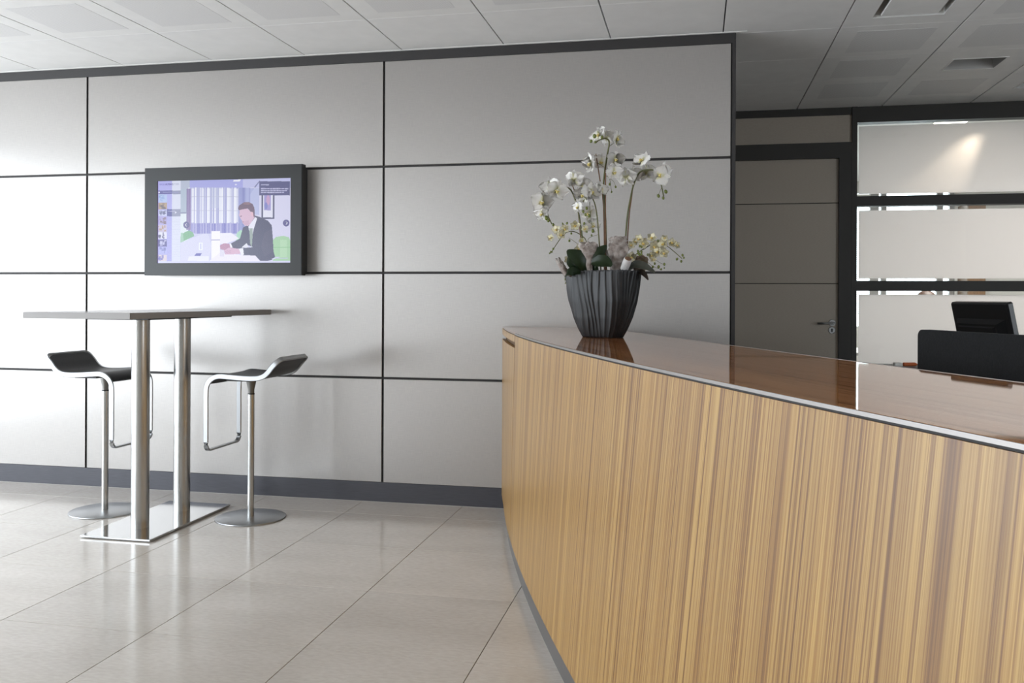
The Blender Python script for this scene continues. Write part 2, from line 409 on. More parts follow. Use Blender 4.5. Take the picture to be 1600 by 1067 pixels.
# glass partition
wi = struct('window_1', BX(1.173, 4.9, YF, YF+.1, 0, .1), FRAME)
fr('top_rail', 1.173, 4.9, 2.512, CZ+.1, p=wi)
fr('mullion', 1.173, 4.9, 1.889, 1.9635, p=wi); fr('mullion', 1.173, 4.9, 1.257, 1.3325, p=wi); fr('mullion', 1.173, 4.9, .645, .712, p=wi)
fr('post', 3.55, 3.60, .1, 2.512, p=wi); fr('post', 4.86, 4.9, .1, 2.512, p=wi)
def glass_mat():
    m = bpy.data.materials.new('clear_glass'); m.use_nodes = True; nt = m.node_tree
    nt.nodes.remove(nt.nodes['Principled BSDF']); out = nt.nodes['Material Output']
    t = N(m, 'ShaderNodeBsdfTransparent'); t.inputs[0].default_value = (.96, .98, .97, 1)
    g = N(m, 'ShaderNodeBsdfGlossy'); g.inputs['Roughness'].default_value = .0
    f = N(m, 'ShaderNodeFresnel'); f.inputs[0].default_value = 1.45; mx = N(m, 'ShaderNodeMixShader')
    L(m, f, 0, mx, 0); L(m, t, 0, mx, 1); L(m, g, 0, mx, 2); L(m, mx, 0, out, 'Surface'); return m
def film_mat():
    m = bpy.data.materials.new('frosted_film'); m.use_nodes = True; nt = m.node_tree
    nt.nodes.remove(nt.nodes['Principled BSDF']); out = nt.nodes['Material Output']
    t = N(m, 'ShaderNodeBsdfTranslucent'); t.inputs[0].default_value = (.97, .925, .915, 1)
    d = N(m, 'ShaderNodeBsdfDiffuse'); d.inputs[0].default_value = (.88, .85, .84, 1)
    mx = N(m, 'ShaderNodeMixShader'); mx.inputs[0].default_value = .4
    L(m, t, 0, mx, 1); L(m, d, 0, mx, 2); L(m, mx, 0, out, 'Surface'); return m
GLASS, FILM = glass_mat(), film_mat()
for xa, xb in ((1.173, 3.55), (3.6, 4.86)):
    for z0, z1, f0, f1 in ((1.9635, 2.512, 1.984, 2.493), (1.3325, 1.889, 1.350, 1.861), (.712, 1.257, .716, 1.231), (.1, .645, .12, .63)):
        fr('pane', xa, xb, z0, z1, YF+.048, YF+.056, wi, GLASS)
        fr('frosted_band', xa+.0235, xb-.0235, f0, f1, YF+.058, YF+.0595, wi, FILM)

# ------------------------------------------------------------------ rest of the shell (mostly outside the frame)
wl_ = struct('wall_left', BX(X0-.1, X0, YB, -8.6, 0, CZ+.14), WALLPAINT)
obj('lintel', BX(X0-.1, X0, -8.6, .12, 2.5, CZ+.14), WALLPAINT, wl_); obj('sill', BX(X0-.1, X0, -8.6, .12, 0, .06), FRAME, wl_)
obj('pier', BX(X0-.1, X0, -.3, .12, .06, 2.5), WALLPAINT, wl_)
wn2 = struct('window_2', BX(X0-.09, X0-.01, -8.6, -.3, 2.46, 2.5), FRAME)
for k in range(7):
    y = -8.6+k*(8.3/6); obj('mullion', BX(X0-.1, X0, y-.035, y+.035, .06, 2.46), FRAME, wn2)
wr = struct('wall_right', BX(X1, X1+.1, -3.4, YF+.1, 0, CZ+.14), WALLPAINT)
obj('pier', BX(X1, X1+.1, YB, -5.8, 0, CZ+.14), WALLPAINT, wr); obj('lintel', BX(X1, X1+.1, -5.8, -3.4, 2.5, CZ+.14), WALLPAINT, wr); obj('sill', BX(X1, X1+.1, -5.8, -3.4, 0, .06), FRAME, wr)
wn3 = struct('fill_window', BX(X1, X1+.08, -5.8, -3.4, 2.46, 2.5), FRAME)  # added unseen window, brightens the door, the ceiling and the right side
for y in (-5.77, -4.6, -3.43): obj('mullion', BX(X1, X1+.08, y-.035, y+.035, .06, 2.46), FRAME, wn3)
struct('wall_front', BX(X0, X1, YB-.1, YB, 0, CZ+.14), WALLPAINT)
# room behind the partition
OFY = 6.5
wo = struct('wall_office', BX(-.6, .2, OFY, OFY+.1, 0, 2.75), WHITE)
obj('parapet', BX(.2, 3.02, OFY, OFY+.1, 0, .82), WHITE, wo); obj('lintel', BX(.2, 3.02, OFY, OFY+.1, 2.48, 2.75), WHITE, wo)
obj('pier', BX(3.02, 5, OFY, OFY+.1, 0, 2.75), WHITE, wo)
struct('wall_office_left', BX(-.6, -.5, YF+.1, OFY, 0, 2.75), WHITE)
struct('wall_office_right', BX(4.9, 5, YF+.1, OFY, 0, 2.75), WHITE)
struct('wall_office_front', BX(-.6, .12, YF+.04, YF+.1, 0, 2.75), WHITE)
struct('ceiling_office', BX(-.6, 5, YF+.1, OFY+.1, 2.62, 2.75), WHITE)
struct('floor_office', BX(-.6, 5, YF+.1, OFY, -.006, .0), mat('grey_carpet', srgb(120, 116, 112), .95))
wi4 = struct('window_4', BX(.2, 3.02, OFY+.02, OFY+.08, .82, .86), WHITE)
MULL = mat('grey_window_frame', srgb(150, 148, 146), .5)
for x, w in ((.24, .06), (2.12, .10), (2.23, .06), (2.86, .07), (2.99, .05)):
    obj('mullion', BX(x-w/2, x+w/2, OFY+.01, OFY+.09, .86, 2.48), MULL, wi4)
obj('pane', BX(.24, 2.99, OFY+.05, OFY+.056, .86, 2.48), GLASS, wi4)
t = thing('window_blind', 'white slatted window blind in the room behind the clear glass strip', 'blind', (1.15, OFY-.05, 2.45))
blm = None
for k in range(60):
    z = 2.42-k*.025
    if z < 1.0: break
    if blm is None:
        bm = BX(-.9, .9, -.011, .011, -.0006, .0006); bmesh.ops.rotate(bm, verts=bm.verts, cent=(0, 0, 0), matrix=Matrix.Rotation(.3, 3, 'X'))
        o = obj('slat', bm, WHITE, t, local=True); blm = o.data; o.location = (0, 0, z-2.45)
    else: inst('slat', blm, t, (0, 0, z-2.45))
obj('head_rail', BX(.24, 2.06, OFY-.065, OFY-.035, 2.43, 2.46), WHITE, t)
t = thing('wall_cabinet', 'tall brown wooden cabinet against the far wall of the back room', 'cabinet', (3.2, OFY-.2, 0))
obj('cabinet_body', BX(3.05, 3.24, OFY-.40, OFY-.01, .05, 2.3, bev=.004), DARKWOODWALL, t)
obj('cabinet_door', BX(3.053, 3.237, OFY-.42, OFY-.402, .06, 2.29, bev=.003), DARKWOODWALL, t)
obj('plinth', BX(3.06, 3.23, OFY-.38, OFY-.02, 0, .05), FRAME, t)
t = thing('office_ceiling_lamp', 'lit square ceiling lamp just behind the top of the glass partition', 'ceiling lamp', (1.98, 2.66, 2.60))
EMW = bpy.data.materials.new('lit_lamp'); EMW.use_nodes = True
P(EMW).inputs['Emission Color'].default_value = (1, .93, .82, 1); P(EMW).inputs['Emission Strength'].default_value = 6
obj('diffuser', BX(1.86, 2.09, 2.42, 2.72, 2.597, 2.605), EMW, t); obj('housing', BX(1.85, 2.10, 2.41, 2.73, 2.604, 2.62), WHITE, t)

# white table, chair and the person sitting behind the frosted glass
t = thing('meeting_table', 'white table in the room behind the frosted glass', 'table', (2.0, 3.5, 0))
obj('table_top', BX(1.2, 2.9, 3.05, 3.85, .715, .74, bev=.003), WHITE, t)
for x in (1.25, 2.85):
    for y in (3.1, 3.8): obj('leg', BX(x-.025, x+.025, y-.025, y+.025, 0, .715), STEELSAT, t)
t = thing('meeting_chair', 'grey chair holding the seated person behind the frosted glass', 'chair', (2.16, 4.22, 0))
obj('seat', BX(1.93, 2.39, 4.02, 4.46, .41, .45, bev=.012), LEATHER, t); obj('backrest', BX(1.95, 2.37, 4.46, 4.49, .5, .86, bev=.01), LEATHER, t)
for sx in (1.95, 2.37):
    obj('leg', BX(sx-.012, sx+.012, 4.03, 4.055, 0, .41), STEELSAT, t); obj('leg', BX(sx-.012, sx+.012, 4.45, 4.475, 0, .86), STEELSAT, t)
def skin(name, verts, edges, radii, m, parent, sub=2):
    me = bpy.data.meshes.new(name); me.from_pydata([Vector(v) for v in verts], edges, []); me.materials.append(m)
    o = bpy.data.objects.new(name, me); COL.objects.link(o); o.parent = parent
    md = o.modifiers.new('skin', 'SKIN'); md.use_smooth_shade = True
    if not me.skin_vertices: me.skin_vertices.new()
    for sv, r in zip(me.skin_vertices[0].data, radii): sv.radius = r if isinstance(r, tuple) else (r, r)
    me.skin_vertices[0].data[0].use_root = True
    s = o.modifiers.new('sub', 'SUBSURF'); s.levels = sub; s.render_levels = sub
    return o
px, py = 2.16, 4.24
t = thing('person', 'seated person behind the frosted glass, only brown hair showing above the band', 'person', (px, py, 0))
V = [(0, .02, .54), (0, .03, .70), (0, .0, .88), (0, -.03, .965), (0, -.045, 1.02),            # pelvis..neck base
     (-.17, -.02, .93), (-.23, -.10, .72), (-.16, -.34, .765),                               # left arm
     (.17, -.02, .93), (.23, -.10, .72), (.16, -.34, .765),
     (-.09, -.02, .53), (-.11, -.42, .52), (-.11, -.40, .10), (-.11, -.52, .045),
     (.09, -.02, .53), (.11, -.42, .52), (.11, -.40, .10), (.11, -.52, .045)]
Ed = [(0, 1), (1, 2), (2, 3), (3, 4), (2, 5), (5, 6), (6, 7), (2, 8), (8, 9), (9, 10), (0, 11), (11, 12), (12, 13), (13, 14), (0, 15), (15, 16), (16, 17), (17, 18)]
R = [(.15, .11), (.14, .10), (.15, .10), (.07, .06), (.05, .05), .055, .042, .03, .055, .042, .03, .085, .062, .045, .035, .085, .062, .045, .035]
body = skin('body', V, Ed, R, mat('dark_clothes', srgb(60, 60, 72), .8), t)
SKINM = mat('skin', srgb(214, 170, 146), .5)
def blob(bm, c, r, n=16, mrings=10):
    prof = [(math.sin(PI*k/mrings), -math.cos(PI*k/mrings)) for k in range(mrings+1)]
    b2 = bmesh.new(); lathe(b2, prof, n=n); bmesh.ops.scale(b2, verts=b2.verts, vec=r); bmesh.ops.translate(b2, verts=b2.verts, vec=c)
    me = bpy.data.meshes.new('tmp'); b2.to_mesh(me); b2.free(); bm.from_mesh(me); bpy.data.meshes.remove(me)
bm = bmesh.new(); blob(bm, (px, py-.06, 1.145), (.074, .092, .115)); blob(bm, (px, py-.155, 1.135), (.013, .018, .022)); blob(bm, (px-.075, py-.05, 1.14), (.01, .02, .03)); blob(bm, (px+.075, py-.05, 1.14), (.01, .02, .03))
obj('head', bm, SKINM, t, smooth=True)
bm = bmesh.new(); blob(bm, (px, py-.04, 1.185), (.098, .105, .098)); blob(bm, (px, py+.02, 1.10), (.10, .06, .13))
hair = obj('hair', bm, mottled('brown_hair', srgb(56, 34, 22), srgb(74, 48, 32), 30, .5, mscale=(6, 6, 1)), t, smooth=True)
for s in (-1, 1):
    bm = bmesh.new(); blob(bm, (px+s*.15, py-.38, .757), (.04, .05, .014))
    for k in range(4): tube(bm, [(px+s*.15+(k-1.5)*.018, py-.41, .757), (px+s*.15+(k-1.5)*.019, py-.455-(.01 if k in (1, 2) else 0), .755), (px+s*.15+(k-1.5)*.019, py-.485-(.01 if k in (1, 2) else 0), .749)], .0075, 6)
    tube(bm, [(px+s*.115, py-.36, .757), (px+s*.095, py-.395, .755), (px+s*.092, py-.42, .75)], .008, 6)
    obj('hand', bm, SKINM, t, smooth=True)

# ------------------------------------------------------------------ reception counter
CH = 1.033
def ftop(y): return .003*y**3+.048*y*y-.245*y-1.074
def fbot(y): return ftop(y)-min(.085, .0325*max(0, -y-.25))
def bk(y): return .009*y*y-.367*y-.519
YE = -4.62
ys = [-.006-(4.614)*k/70 for k in range(71)]
YG = -.905                                         # seam of the end panel
def front_panel(bm, y0, y1, z0, z1, n, thick=.018):
    """curved, slightly battered veneer sheet with uv (arc length, height)"""
    uvl = bm.loops.layers.uv.new('UVMap')
    yy = [y0+(y1-y0)*k/n for k in range(n+1)]
    def xy(y, z): t = (z-.085)/(CH-.085); return fbot(y)+(ftop(y)-fbot(y))*t
    s = 0; rows = []; prev = None
    for y in yy:
        x = xy(y, .5)
        if prev: s += math.hypot(x-prev[0], y-prev[1])
        prev = (x, y)
        d = (ftop(y-.01)-ftop(y+.01))/-.02; nx, ny = -1, d; l = math.hypot(nx, ny); nx, ny = nx/l, ny/l
        ro = []
        for z in (z0, z1):
            ro.append(bm.verts.new((xy(y, z), y, z)))
        for z in (z1, z0):
            ro.append(bm.verts.new((xy(y, z)-nx*thick, y-ny*thick, z)))
        rows.append((ro, s))
    def uvset(f, co):
        for l_, c in zip(f.loops, co): l_[uvl].uv = c
    for (a, sa), (b, sb) in zip(rows, rows[1:]):
        uvset(bm.faces.new((a[0], b[0], b[1], a[1])), ((sa+y0, z0), (sb+y0, z0), (sb+y0, z1), (sa+y0, z1)))
        for p, q in ((1, 2), (2, 3), (3, 0)):
            uvset(bm.faces.new((a[p], b[p], b[q], a[q])), ((sa, z1), (sb, z1), (sb, z1), (sa, z1)))
    uvset(bm.faces.new(rows[0][0]), [(0, z0), (0, z1), (.01, z1), (.01, z0)]); uvset(bm.faces.new(rows[-1][0][::-1]), [(0, z0), (0, z1), (.01, z1), (.01, z0)])
    return bm
t = thing('reception_counter', 'curved zebra-grained wooden reception counter with a glossy brown top', 'counter', (-.3, -1.6, 0))
COUNTER = t
ZT = CH-.007
def fp(name, y0, y1, z0, z1, n): return obj(name, front_panel(bmesh.new(), y0, y1, z0, z1, n), ZEBRA, t, smooth=True, angle=30)
fp('front_panel', YG-.004, YE, .085, ZT-.005, 60)
e = fp('end_panel', -.008, YG+.002, .085, .965, 18)
fp('end_panel_rail', -.008, YG+.002, .992, ZT-.003, 18)
# recessed grip slot and shadow gap
def offset_band(bm, y0, y1, z0, z1, inset, n=30, depth=.012):
    rows = []
    for k in range(n+1):
        y = y0+(y1-y0)*k/n; d = (ftop(y-.01)-ftop(y+.01))/-.02; l = math.hypot(1, d); nx, ny = -1/l, d/l
        base = fbot if z1 < .2 else ftop
        x = base(y)
        rows.append([bm.verts.new((x-nx*i_, min(y-ny*i_, -.004), z)) for i_, z in ((inset, z0), (inset, z1), (inset+depth, z1), (inset+depth, z0))])
    for a, b in zip(rows, rows[1:]):
        for p in range(4): bm.faces.new((a[p], b[p], b[(p+1) % 4], a[(p+1) % 4]))
    bm.faces.new(rows[0]); bm.faces.new(rows[-1][::-1]); return bm
obj('grip_slot', offset_band(bmesh.new(), -.02, YG-.01, .955, 1.0, .022), SLOTDARK, t)
obj('plinth', offset_band(bmesh.new(), -.02, YE, .0, .086, .012, 60), PLINTH, t, smooth=True, angle=30)
obj('shadow_gap', offset_band(bmesh.new(), -.02, YE, ZT-.006, ZT+.001, .004, 60), JOINT, t)
obj('edge_trim', offset_band(bmesh.new(), YG, YE, ZT, CH-.0002, -.003, 70, .0045), TRIMMETAL, t, smooth=True, angle=30)
def top_slab(bm, z0, z1):
    uvl = bm.loops.layers.uv.new('UVMap'); rows = []; s = 0; pv = None
    for y in ys:
        a = ftop(y)+.003; b = bk(y)
        yb = y
        p = (a, y)
        if pv: s += math.hypot(p[0]-pv[0], p[1]-pv[1])
        pv = p
        # the back edge runs ahead of the front edge so that the ribs stay roughly square to it
        rows.append(([bm.verts.new((a+(b-a)*q/6, y, z1)) for q in range(7)], [bm.verts.new((a, y, z0)), bm.verts.new((b, y, z0))], s))
    def fc(vs, uvs):
        f = bm.faces.new(vs)
        for l_, c in zip(f.loops, uvs): l_[uvl].uv = c
    for (A, a, sa), (B, b, sb) in zip(rows, rows[1:]):
        for q in range(6): fc((A[q], B[q], B[q+1], A[q+1]), ((.11*q, sa), (.11*q, sb), (.11*q+.11, sb), (.11*q+.11, sa)))
        fc((a[0], b[0], B[0], A[0]), ((0, sa), (0, sb), (.01, sb), (.01, sa))); fc((a[1], A[6], B[6], b[1]), ((0, sa), (.01, sa), (.01, sb), (0, sb)))
        fc((a[0], a[1], b[1], b[0]), ((0, sa), (.6, sa), (.6, sb), (0, sb)))
    for A, a, s_ in (rows[0], rows[-1]): fc((a[0], *A, a[1]), [(0.01*k, s_) for k in range(9)])
    return bm
obj('counter_top', top_slab(bmesh.new(), ZT, CH), ZTOP, t)
def back_band(bm, y0, y1, z0, z1, n=40, th=.018):
    rows = []
    for k in range(n+1):
        y = y0+(y1-y0)*k/n; x = bk(y); rows.append([bm.verts.new(p) for p in ((x, y, z0), (x, y, z1), (x+th, y, z1), (x+th, y, z0))])
    for a, b in zip(rows, rows[1:]):
        for p in range(4): bm.faces.new((a[p], b[p], b[(p+1) % 4], a[(p+1) % 4]))
    bm.faces.new(rows[0]); bm.faces.new(rows[-1][::-1]); return bm
bm = back_band(bmesh.new(), -.24, -.9, ZT, CH+.0008, 12, .003); back_band(bm, -.91, YE, ZT, CH+.0008, 40, .003)
obj('back_edge_trim', bm, TRIMMETAL, t)
bm = back_band(bmesh.new(), -.03, YE, .01, ZT); bmesh.ops.translate(bm, verts=bm.verts, vec=(-.03, 0, 0)); obj('back_panel', bm, SLOTDARK, t)
obj('end_cap', BX(ftop(YE)+.04, bk(YE)-.03, YE, YE+.018, .01, ZT), SLOTDARK, t)

# ------------------------------------------------------------------ desk, privacy screen, monitor behind the counter
dv = Vector((.389, -.921, 0)); nv = Vector((.921, .389, 0)); og = Vector((.416, -2.41, 0))
ang = math.atan2(dv.y, dv.x)                       # local x runs along the counter
def loc3(a, b, z): return og + dv*a + nv*b + Vector((0, 0, z))
t = thing('reception_desk', 'dark desk behind the counter carrying the black screen and monitor', 'desk', loc3(.2, .9, 0), ang)
obj('desk_top', BX(-1.9, 1.3, -.36, .5, .70, .73, bev=.003), BLACKPL, t, local=True)
for x in (-1.8, 1.2):
    obj('leg', BX(x-.03, x+.03, -.3, -.24, 0, .7), BLACKPL, t, local=True); obj('leg', BX(x-.03, x+.03, .38, .44, 0, .7), BLACKPL, t, local=True)
p = loc3(-.415, .5, .732)
t = thing('privacy_screen', 'black fabric privacy screen standing behind the counter', 'screen', p, ang)
bm = bmesh.new(); n = 8; pts = []
r_ = .022; Wd, Hh = 1.5, 1.102-.732
for cx, cz, a0 in ((r_, Hh-r_, PI), (Wd-r_, Hh-r_, PI/2)):
    for k in range(n+1):
        a = a0-(PI/2)*k/n; pts.append((cx+r_*math.cos(a), cz+r_*math.sin(a)))
pts += [(Wd, -.0), (0, -.0)]
A = [bm.verts.new((x, -.014, z)) for x, z in pts]; B = [bm.verts.new((x, .014, z)) for x, z in pts]
bm.faces.new(A); bm.faces.new(B[::-1])
for k in range(len(pts)): bm.faces.new((A[k], A[(k+1) % len(pts)], B[(k+1) % len(pts)], B[k]))
obj('fabric_panel', bm, mottled('black_felt', srgb(12, 13, 14), srgb(21, 22, 24), 180, .9, bump=.3), t, local=True)
for x in (.2, 1.2): obj('foot_clamp', BX(x-.04, x+.04, .014, .06, -.002, .05, bev=.003), BLACKPL, t, local=True)
# monitor seen from behind, tipped back
mp = loc3(-.70, .93, .73)
MON_POS = (1.046, -1.255)
t = thing('monitor', 'black computer monitor seen from behind above the privacy screen', 'monitor', (MON_POS[0], MON_POS[1], .732), ang)
obj('stand_base', BX(-.13, .13, -.02, .19, 0, .018, bev=.006), BLACKPL, t, local=True)
obj('stand_neck', BX(-.035, .035, .07, .10, .015, .30, bev=.006), BLACKPL, t, local=True)
MB = mat('monitor_plastic', srgb(15, 15, 16), .32)
def tilt(bm):
    bmesh.ops.rotate(bm, verts=bm.verts, cent=(0, .05, .30), matrix=Matrix.Rotation(math.radians(13), 3, 'X')); return bm
obj('monitor_body', tilt(BX(-.152, .152, .035, .065, .16, .462, bev=.006)), MB, t, local=True)
bm = bmesh.new()
f0 = [bm.verts.new(q) for q in ((-.13, .036, .19), (.13, .036, .19), (.13, .036, .40), (-.13, .036, .40))]
f1 = [bm.verts.new(q) for q in ((-.10, .006, .22), (.10, .006, .22), (.10, .006, .38), (-.10, .006, .38))]
bm.faces.new(f1)
for k in range(4): bm.faces.new((f0[k], f0[(k+1) % 4], f1[(k+1) % 4], f1[k]))
bmesh.ops.bevel(bm, geom=[e for e in bm.edges if all(abs(v.co.y-.006) < 1e-4 for v in e.verts)], offset=.008, segments=2, affect='EDGES')
obj('rear_cover', tilt(bm), MB, t, local=True, smooth=True, angle=35)
bm = bmesh.new(); tube(bm, spline([(-.05, .03, .262), (-.04, -.006, .275), (0, -.012, .282), (.04, -.006, .275), (.05, .03, .262)], 6), .006)
obj('cable_clip', tilt(bm), mat('grey_clip', srgb(92, 86, 72), .4), t, local=True, smooth=True)
obj('display', tilt(BX(-.138, .138, .0651, .067, .18, .452)), mat('dark_display', srgb(30, 34, 40), .15), t, local=True)
# pen tray bits just visible past the counter's back edge
t = thing('paper_tray', 'dark tray on a low stand behind the counter, left of the black screen', 'tray', (1.24, .85, .0))
obj('tray', BX(.98, 1.6, .66, 1.04, .775, .79, bev=.003), BLACKPL, t); obj('stand', BX(1.02, 1.56, .7, 1.0, 0, .775, bev=.004), FRAME, t)
bm = bmesh.new(); tube(bm, [(1.232, .82, .803), (1.30, .84, .803), (1.315, .845, .803)], [.012, .012, .004], 10)
tag(obj('marker_pen', bm, mat('orange_plastic', srgb(196, 100, 52), .4), smooth=True, angle=40), 'small orange marker lying on the dark tray behind the counter', 'pen')
bm = bmesh.new(); box(bm, 1.175, 1.222, .79, .85, .7905, .812, bev=.005)
tag(obj('eraser', bm, WHITE), 'small white block lying beside the orange marker', 'eraser')

# ------------------------------------------------------------------ wall screen
TX0, TX1, TZ0, TZ1 = -3.279, -2.252, 1.3215, 1.972
t = thing('wall_monitor', 'black framed display on the panelled wall showing a man at a table', 'screen', ((TX0+TX1)/2, -.05, TZ0))
TV = t
sx0, sx1, sz0, sz1 = -3.192, -2.324, 1.3955, 1.8915
bm = bmesh.new()
def fl_(x0, x1, z0, z1, y): return [bm.verts.new(q) for q in ((x0, y, z0), (x1, y, z0), (x1, y, z1), (x0, y, z1))]
a = fl_(TX0, TX1, TZ0, TZ1, -.1); b = fl_(sx0, sx1, sz0, sz1, -.1); c = fl_(sx0, sx1, sz0, sz1, -.092); d = fl_(TX0, TX1, TZ0, TZ1, -.05)
for k in range(4):
    n = (k+1) % 4
    bm.faces.new((a[k], a[n], b[n], b[k])); bm.faces.new((b[k], b[n], c[n], c[k])); bm.faces.new((a[n], a[k], d[k], d[n]))
bm.faces.new(d[::-1])
bmesh.ops.bevel(bm, geom=[e for e in bm.edges if all(v in a for v in e.verts)], offset=.003, segments=2, affect='EDGES')
obj('bezel', bm, mat('black_bezel', srgb(19, 20, 20), .33, .1), t)
obj('wall_mount', BX(TX0+.05, TX1-.012, -.05, -.0005, TZ0+.02, TZ1-.02), BLACKPL, t)

def screen_image(nx=420, ny=250):
    rs = np.random.RandomState(3)
    u, v = np.meshgrid(np.linspace(0, 1, nx), np.linspace(0, 1, ny))
    X = 145+u*1168; Y = (185-30*u)*(1-v)+(908-8*u)*v
    img = np.zeros((ny, nx, 3)); img[:] = (203, 203, 236)
    def inside(pts):
        r = np.zeros(X.shape, bool); n = len(pts)
        for i in range(n):
            x1, y1 = pts[i]; x2, y2 = pts[(i+1) % n]
            if y1 == y2: continue
            c = ((y1 > Y) != (y2 > Y)) & (X < (x2-x1)*(Y-y1)/(y2-y1)+x1); r ^= c
        return r
    def poly(pts, c, a=1.0): k = inside(pts); img[k] = img[k]*(1-a)+np.array(c)*a
    def rect(x0, y0, x1, y1, c, a=1.0): k = (X >= x0) & (X < x1) & (Y >= y0) & (Y < y1); img[k] = img[k]*(1-a)+np.array(c)*a
    def ell(cx, cy, rx, ry, c, a=1.0): k = ((X-cx)/rx)**2+((Y-cy)/ry)**2 < 1; img[k] = img[k]*(1-a)+np.array(c)*a
    def stripes(x0, y0, x1, y1, lo, hi, seed, f=1.0):
        r = np.random.RandomState(seed); k = (X >= x0) & (X < x1) & (Y >= y0) & (Y < y1)
        s = sum(np.sin(X*w+p) for w, p in zip(r.uniform(.05, .32, 6)*f, r.uniform(0, 6, 6)))/3.2
        s = np.clip(s*.5+.5, 0, 1)[..., None]; img[k] = (np.array(lo)*(1-s)+np.array(hi)*s)[k]
    # room: ceiling, walls
    rect(350, 150, 1320, 255, (163, 165, 226)); rect(350, 150, 430, 250, (176, 184, 206)); rect(900, 150, 1320, 255, (190, 192, 232))
    poly([(990, 242), (1042, 178), (1050, 182), (1004, 245)], (130, 132, 176)); poly([(818, 172), (884, 168), (870, 186), (815, 186)], (238, 238, 248))
    ell(838, 214, 10, 6, (225, 225, 245))
    rect(350, 250, 420, 470, (172, 186, 206)); rect(350, 470, 420, 720, (222, 232, 240)); rect(350, 458, 400, 470, (130, 136, 170))
    stripes(420, 240, 866, 560, (150, 152, 206), (240, 242, 252), 5); stripes(420, 555, 866, 645, (118, 116, 194), (186, 184, 226), 6)
    for x0, x1 in ((448, 470), (545, 556), (585, 612), (690, 728), (765, 800), (818, 858)): rect(x0, 248, x1, 548, (240, 242, 252), .7)
    rect(440, 318, 866, 324, (170, 172, 200), .6); rect(440, 440, 866, 446, (180, 182, 210), .5)
    rect(620, 240, 690, 420, (190, 196, 222), .5)
    stripes(404, 250, 442, 612, (112, 96, 150), (150, 134, 182), 8); stripes(866, 242, 962, 625, (126, 130, 192), (172, 178, 222), 9)
    rect(962, 240, 1320, 890, (214, 213, 240)); rect(962, 245, 1042, 480, (184, 190, 228)); poly([(962, 245), (1000, 245), (962, 300)], (170, 176, 220))
    # framed picture
    rect(1060, 296, 1172, 516, (80, 80, 116)); rect(1076, 300, 1158, 502, (226, 226, 244)); rect(1084, 305, 1142, 440, (158, 150, 208)); ell(1118, 350, 16, 44, (206, 160, 196), .8); ell(1100, 400, 14, 30, (120, 126, 196), .8)
    # chairs and tables
    poly([(350, 725), (356, 660), (390, 632), (430, 618), (462, 636), (474, 668)], (122, 178, 140)); poly([(350, 725), (352, 640), (372, 640), (380, 715)], (160, 200, 180))
    poly([(843, 720), (848, 640), (880, 612), (912, 622), (905, 700)], (168, 212, 190))
    poly([(1160, 885), (1162, 700), (1186, 674), (1250, 664), (1296, 676), (1312, 710), (1312, 885)], (166, 208, 168)); rect(1222, 700, 1280, 850, (190, 224, 190), .6); rect(1165, 762, 1308, 768, (130, 190, 136), .8)
    poly([(352, 728), (556, 646), (596, 645), (626, 752), (606, 888), (352, 888)], (214, 214, 241)); poly([(425, 845), (602, 845), (604, 888), (415, 888)], (232, 232, 248))
    poly([(640, 640), (798, 638), (868, 688), (745, 738), (640, 735)], (236, 233, 247)); rect(626, 624, 702, 870, (246, 243, 250)); rect(622, 696, 702, 706, (170, 168, 206))
    poly([(606, 888), (700, 815), (880, 830), (1010, 838), (1048, 888)], (238, 233, 250))
    rect(514, 724, 549, 792, (238, 241, 252)); rect(526, 735, 538, 785, (196, 200, 236)); poly([(474, 842), (494, 818), (542, 818), (526, 844)], (96, 94, 178))
    # man
    poly([(948, 560), (1004, 486), (1048, 498), (1118, 532), (1150, 572), (1160, 690), (1166, 800), (1184, 866), (1120, 884), (1052, 884), (1010, 838), (905, 836), (905, 772), (985, 765), (955, 640)], (70, 70, 104))
    poly([(902, 592), (948, 566), (990, 762), (940, 745), (900, 782), (800, 772), (790, 736), (876, 688)], (66, 66, 100))
    poly([(1085, 640), (1150, 600), (1165, 800), (1090, 850), (1060, 760)], (84, 82, 112), .6)
    poly([(948, 582), (1008, 498), (1024, 512), (996, 600), (978, 690), (955, 620)], (230, 230, 246)); poly([(956, 600), (984, 596), (986, 660), (979, 766), (964, 735)], (150, 166, 162))
    poly([(888, 768), (935, 728), (952, 768)], (226, 226, 240))
    poly([(868, 430), (936, 424), (986, 458), (1002, 500), (966, 558), (946, 578), (916, 574), (896, 548), (893, 530), (884, 519), (874, 498), (866, 482), (872, 462)], (216, 182, 206))
    poly([(896, 540), (950, 528), (958, 562), (918, 574)], (196, 158, 186), .6); poly([(876, 490), (892, 486), (890, 494), (878, 496)], (120, 90, 120)); poly([(892, 538), (914, 542), (900, 546)], (160, 100, 130))
    ell(984, 470, 13, 22, (226, 184, 200))
    poly([(858, 424), (866, 398), (908, 370), (948, 366), (984, 384), (1000, 418), (1004, 490), (994, 500), (988, 456), (966, 452), (944, 424), (902, 430), (866, 440)], (108, 84, 108)); ell(935, 380, 34, 12, (150, 116, 124), .6)
    poly([(700, 748), (738, 730), (788, 736), (802, 768), (748, 792), (706, 784)], (184, 132, 166)); poly([(736, 794), (782, 768), (868, 780), (886, 822), (802, 828), (748, 828)], (216, 176, 204))
    poly([(866, 778), (904, 772), (910, 830), (886, 830)], (238, 238, 250)); poly([(784, 736), (798, 733), (812, 768), (794, 770)], (238, 238, 250)); rect(700, 790, 738, 846, (222, 218, 238))
    for k in range(4): poly([(742, 800+k*7), (800, 792+k*7), (800, 794+k*7), (742, 802+k*7)], (186, 140, 176))
    poly([(1148, 868), (1190, 848), (1226, 850), (1160, 874)], (210, 212, 240)); rect(1180, 856, 1290, 862, (196, 200, 232))
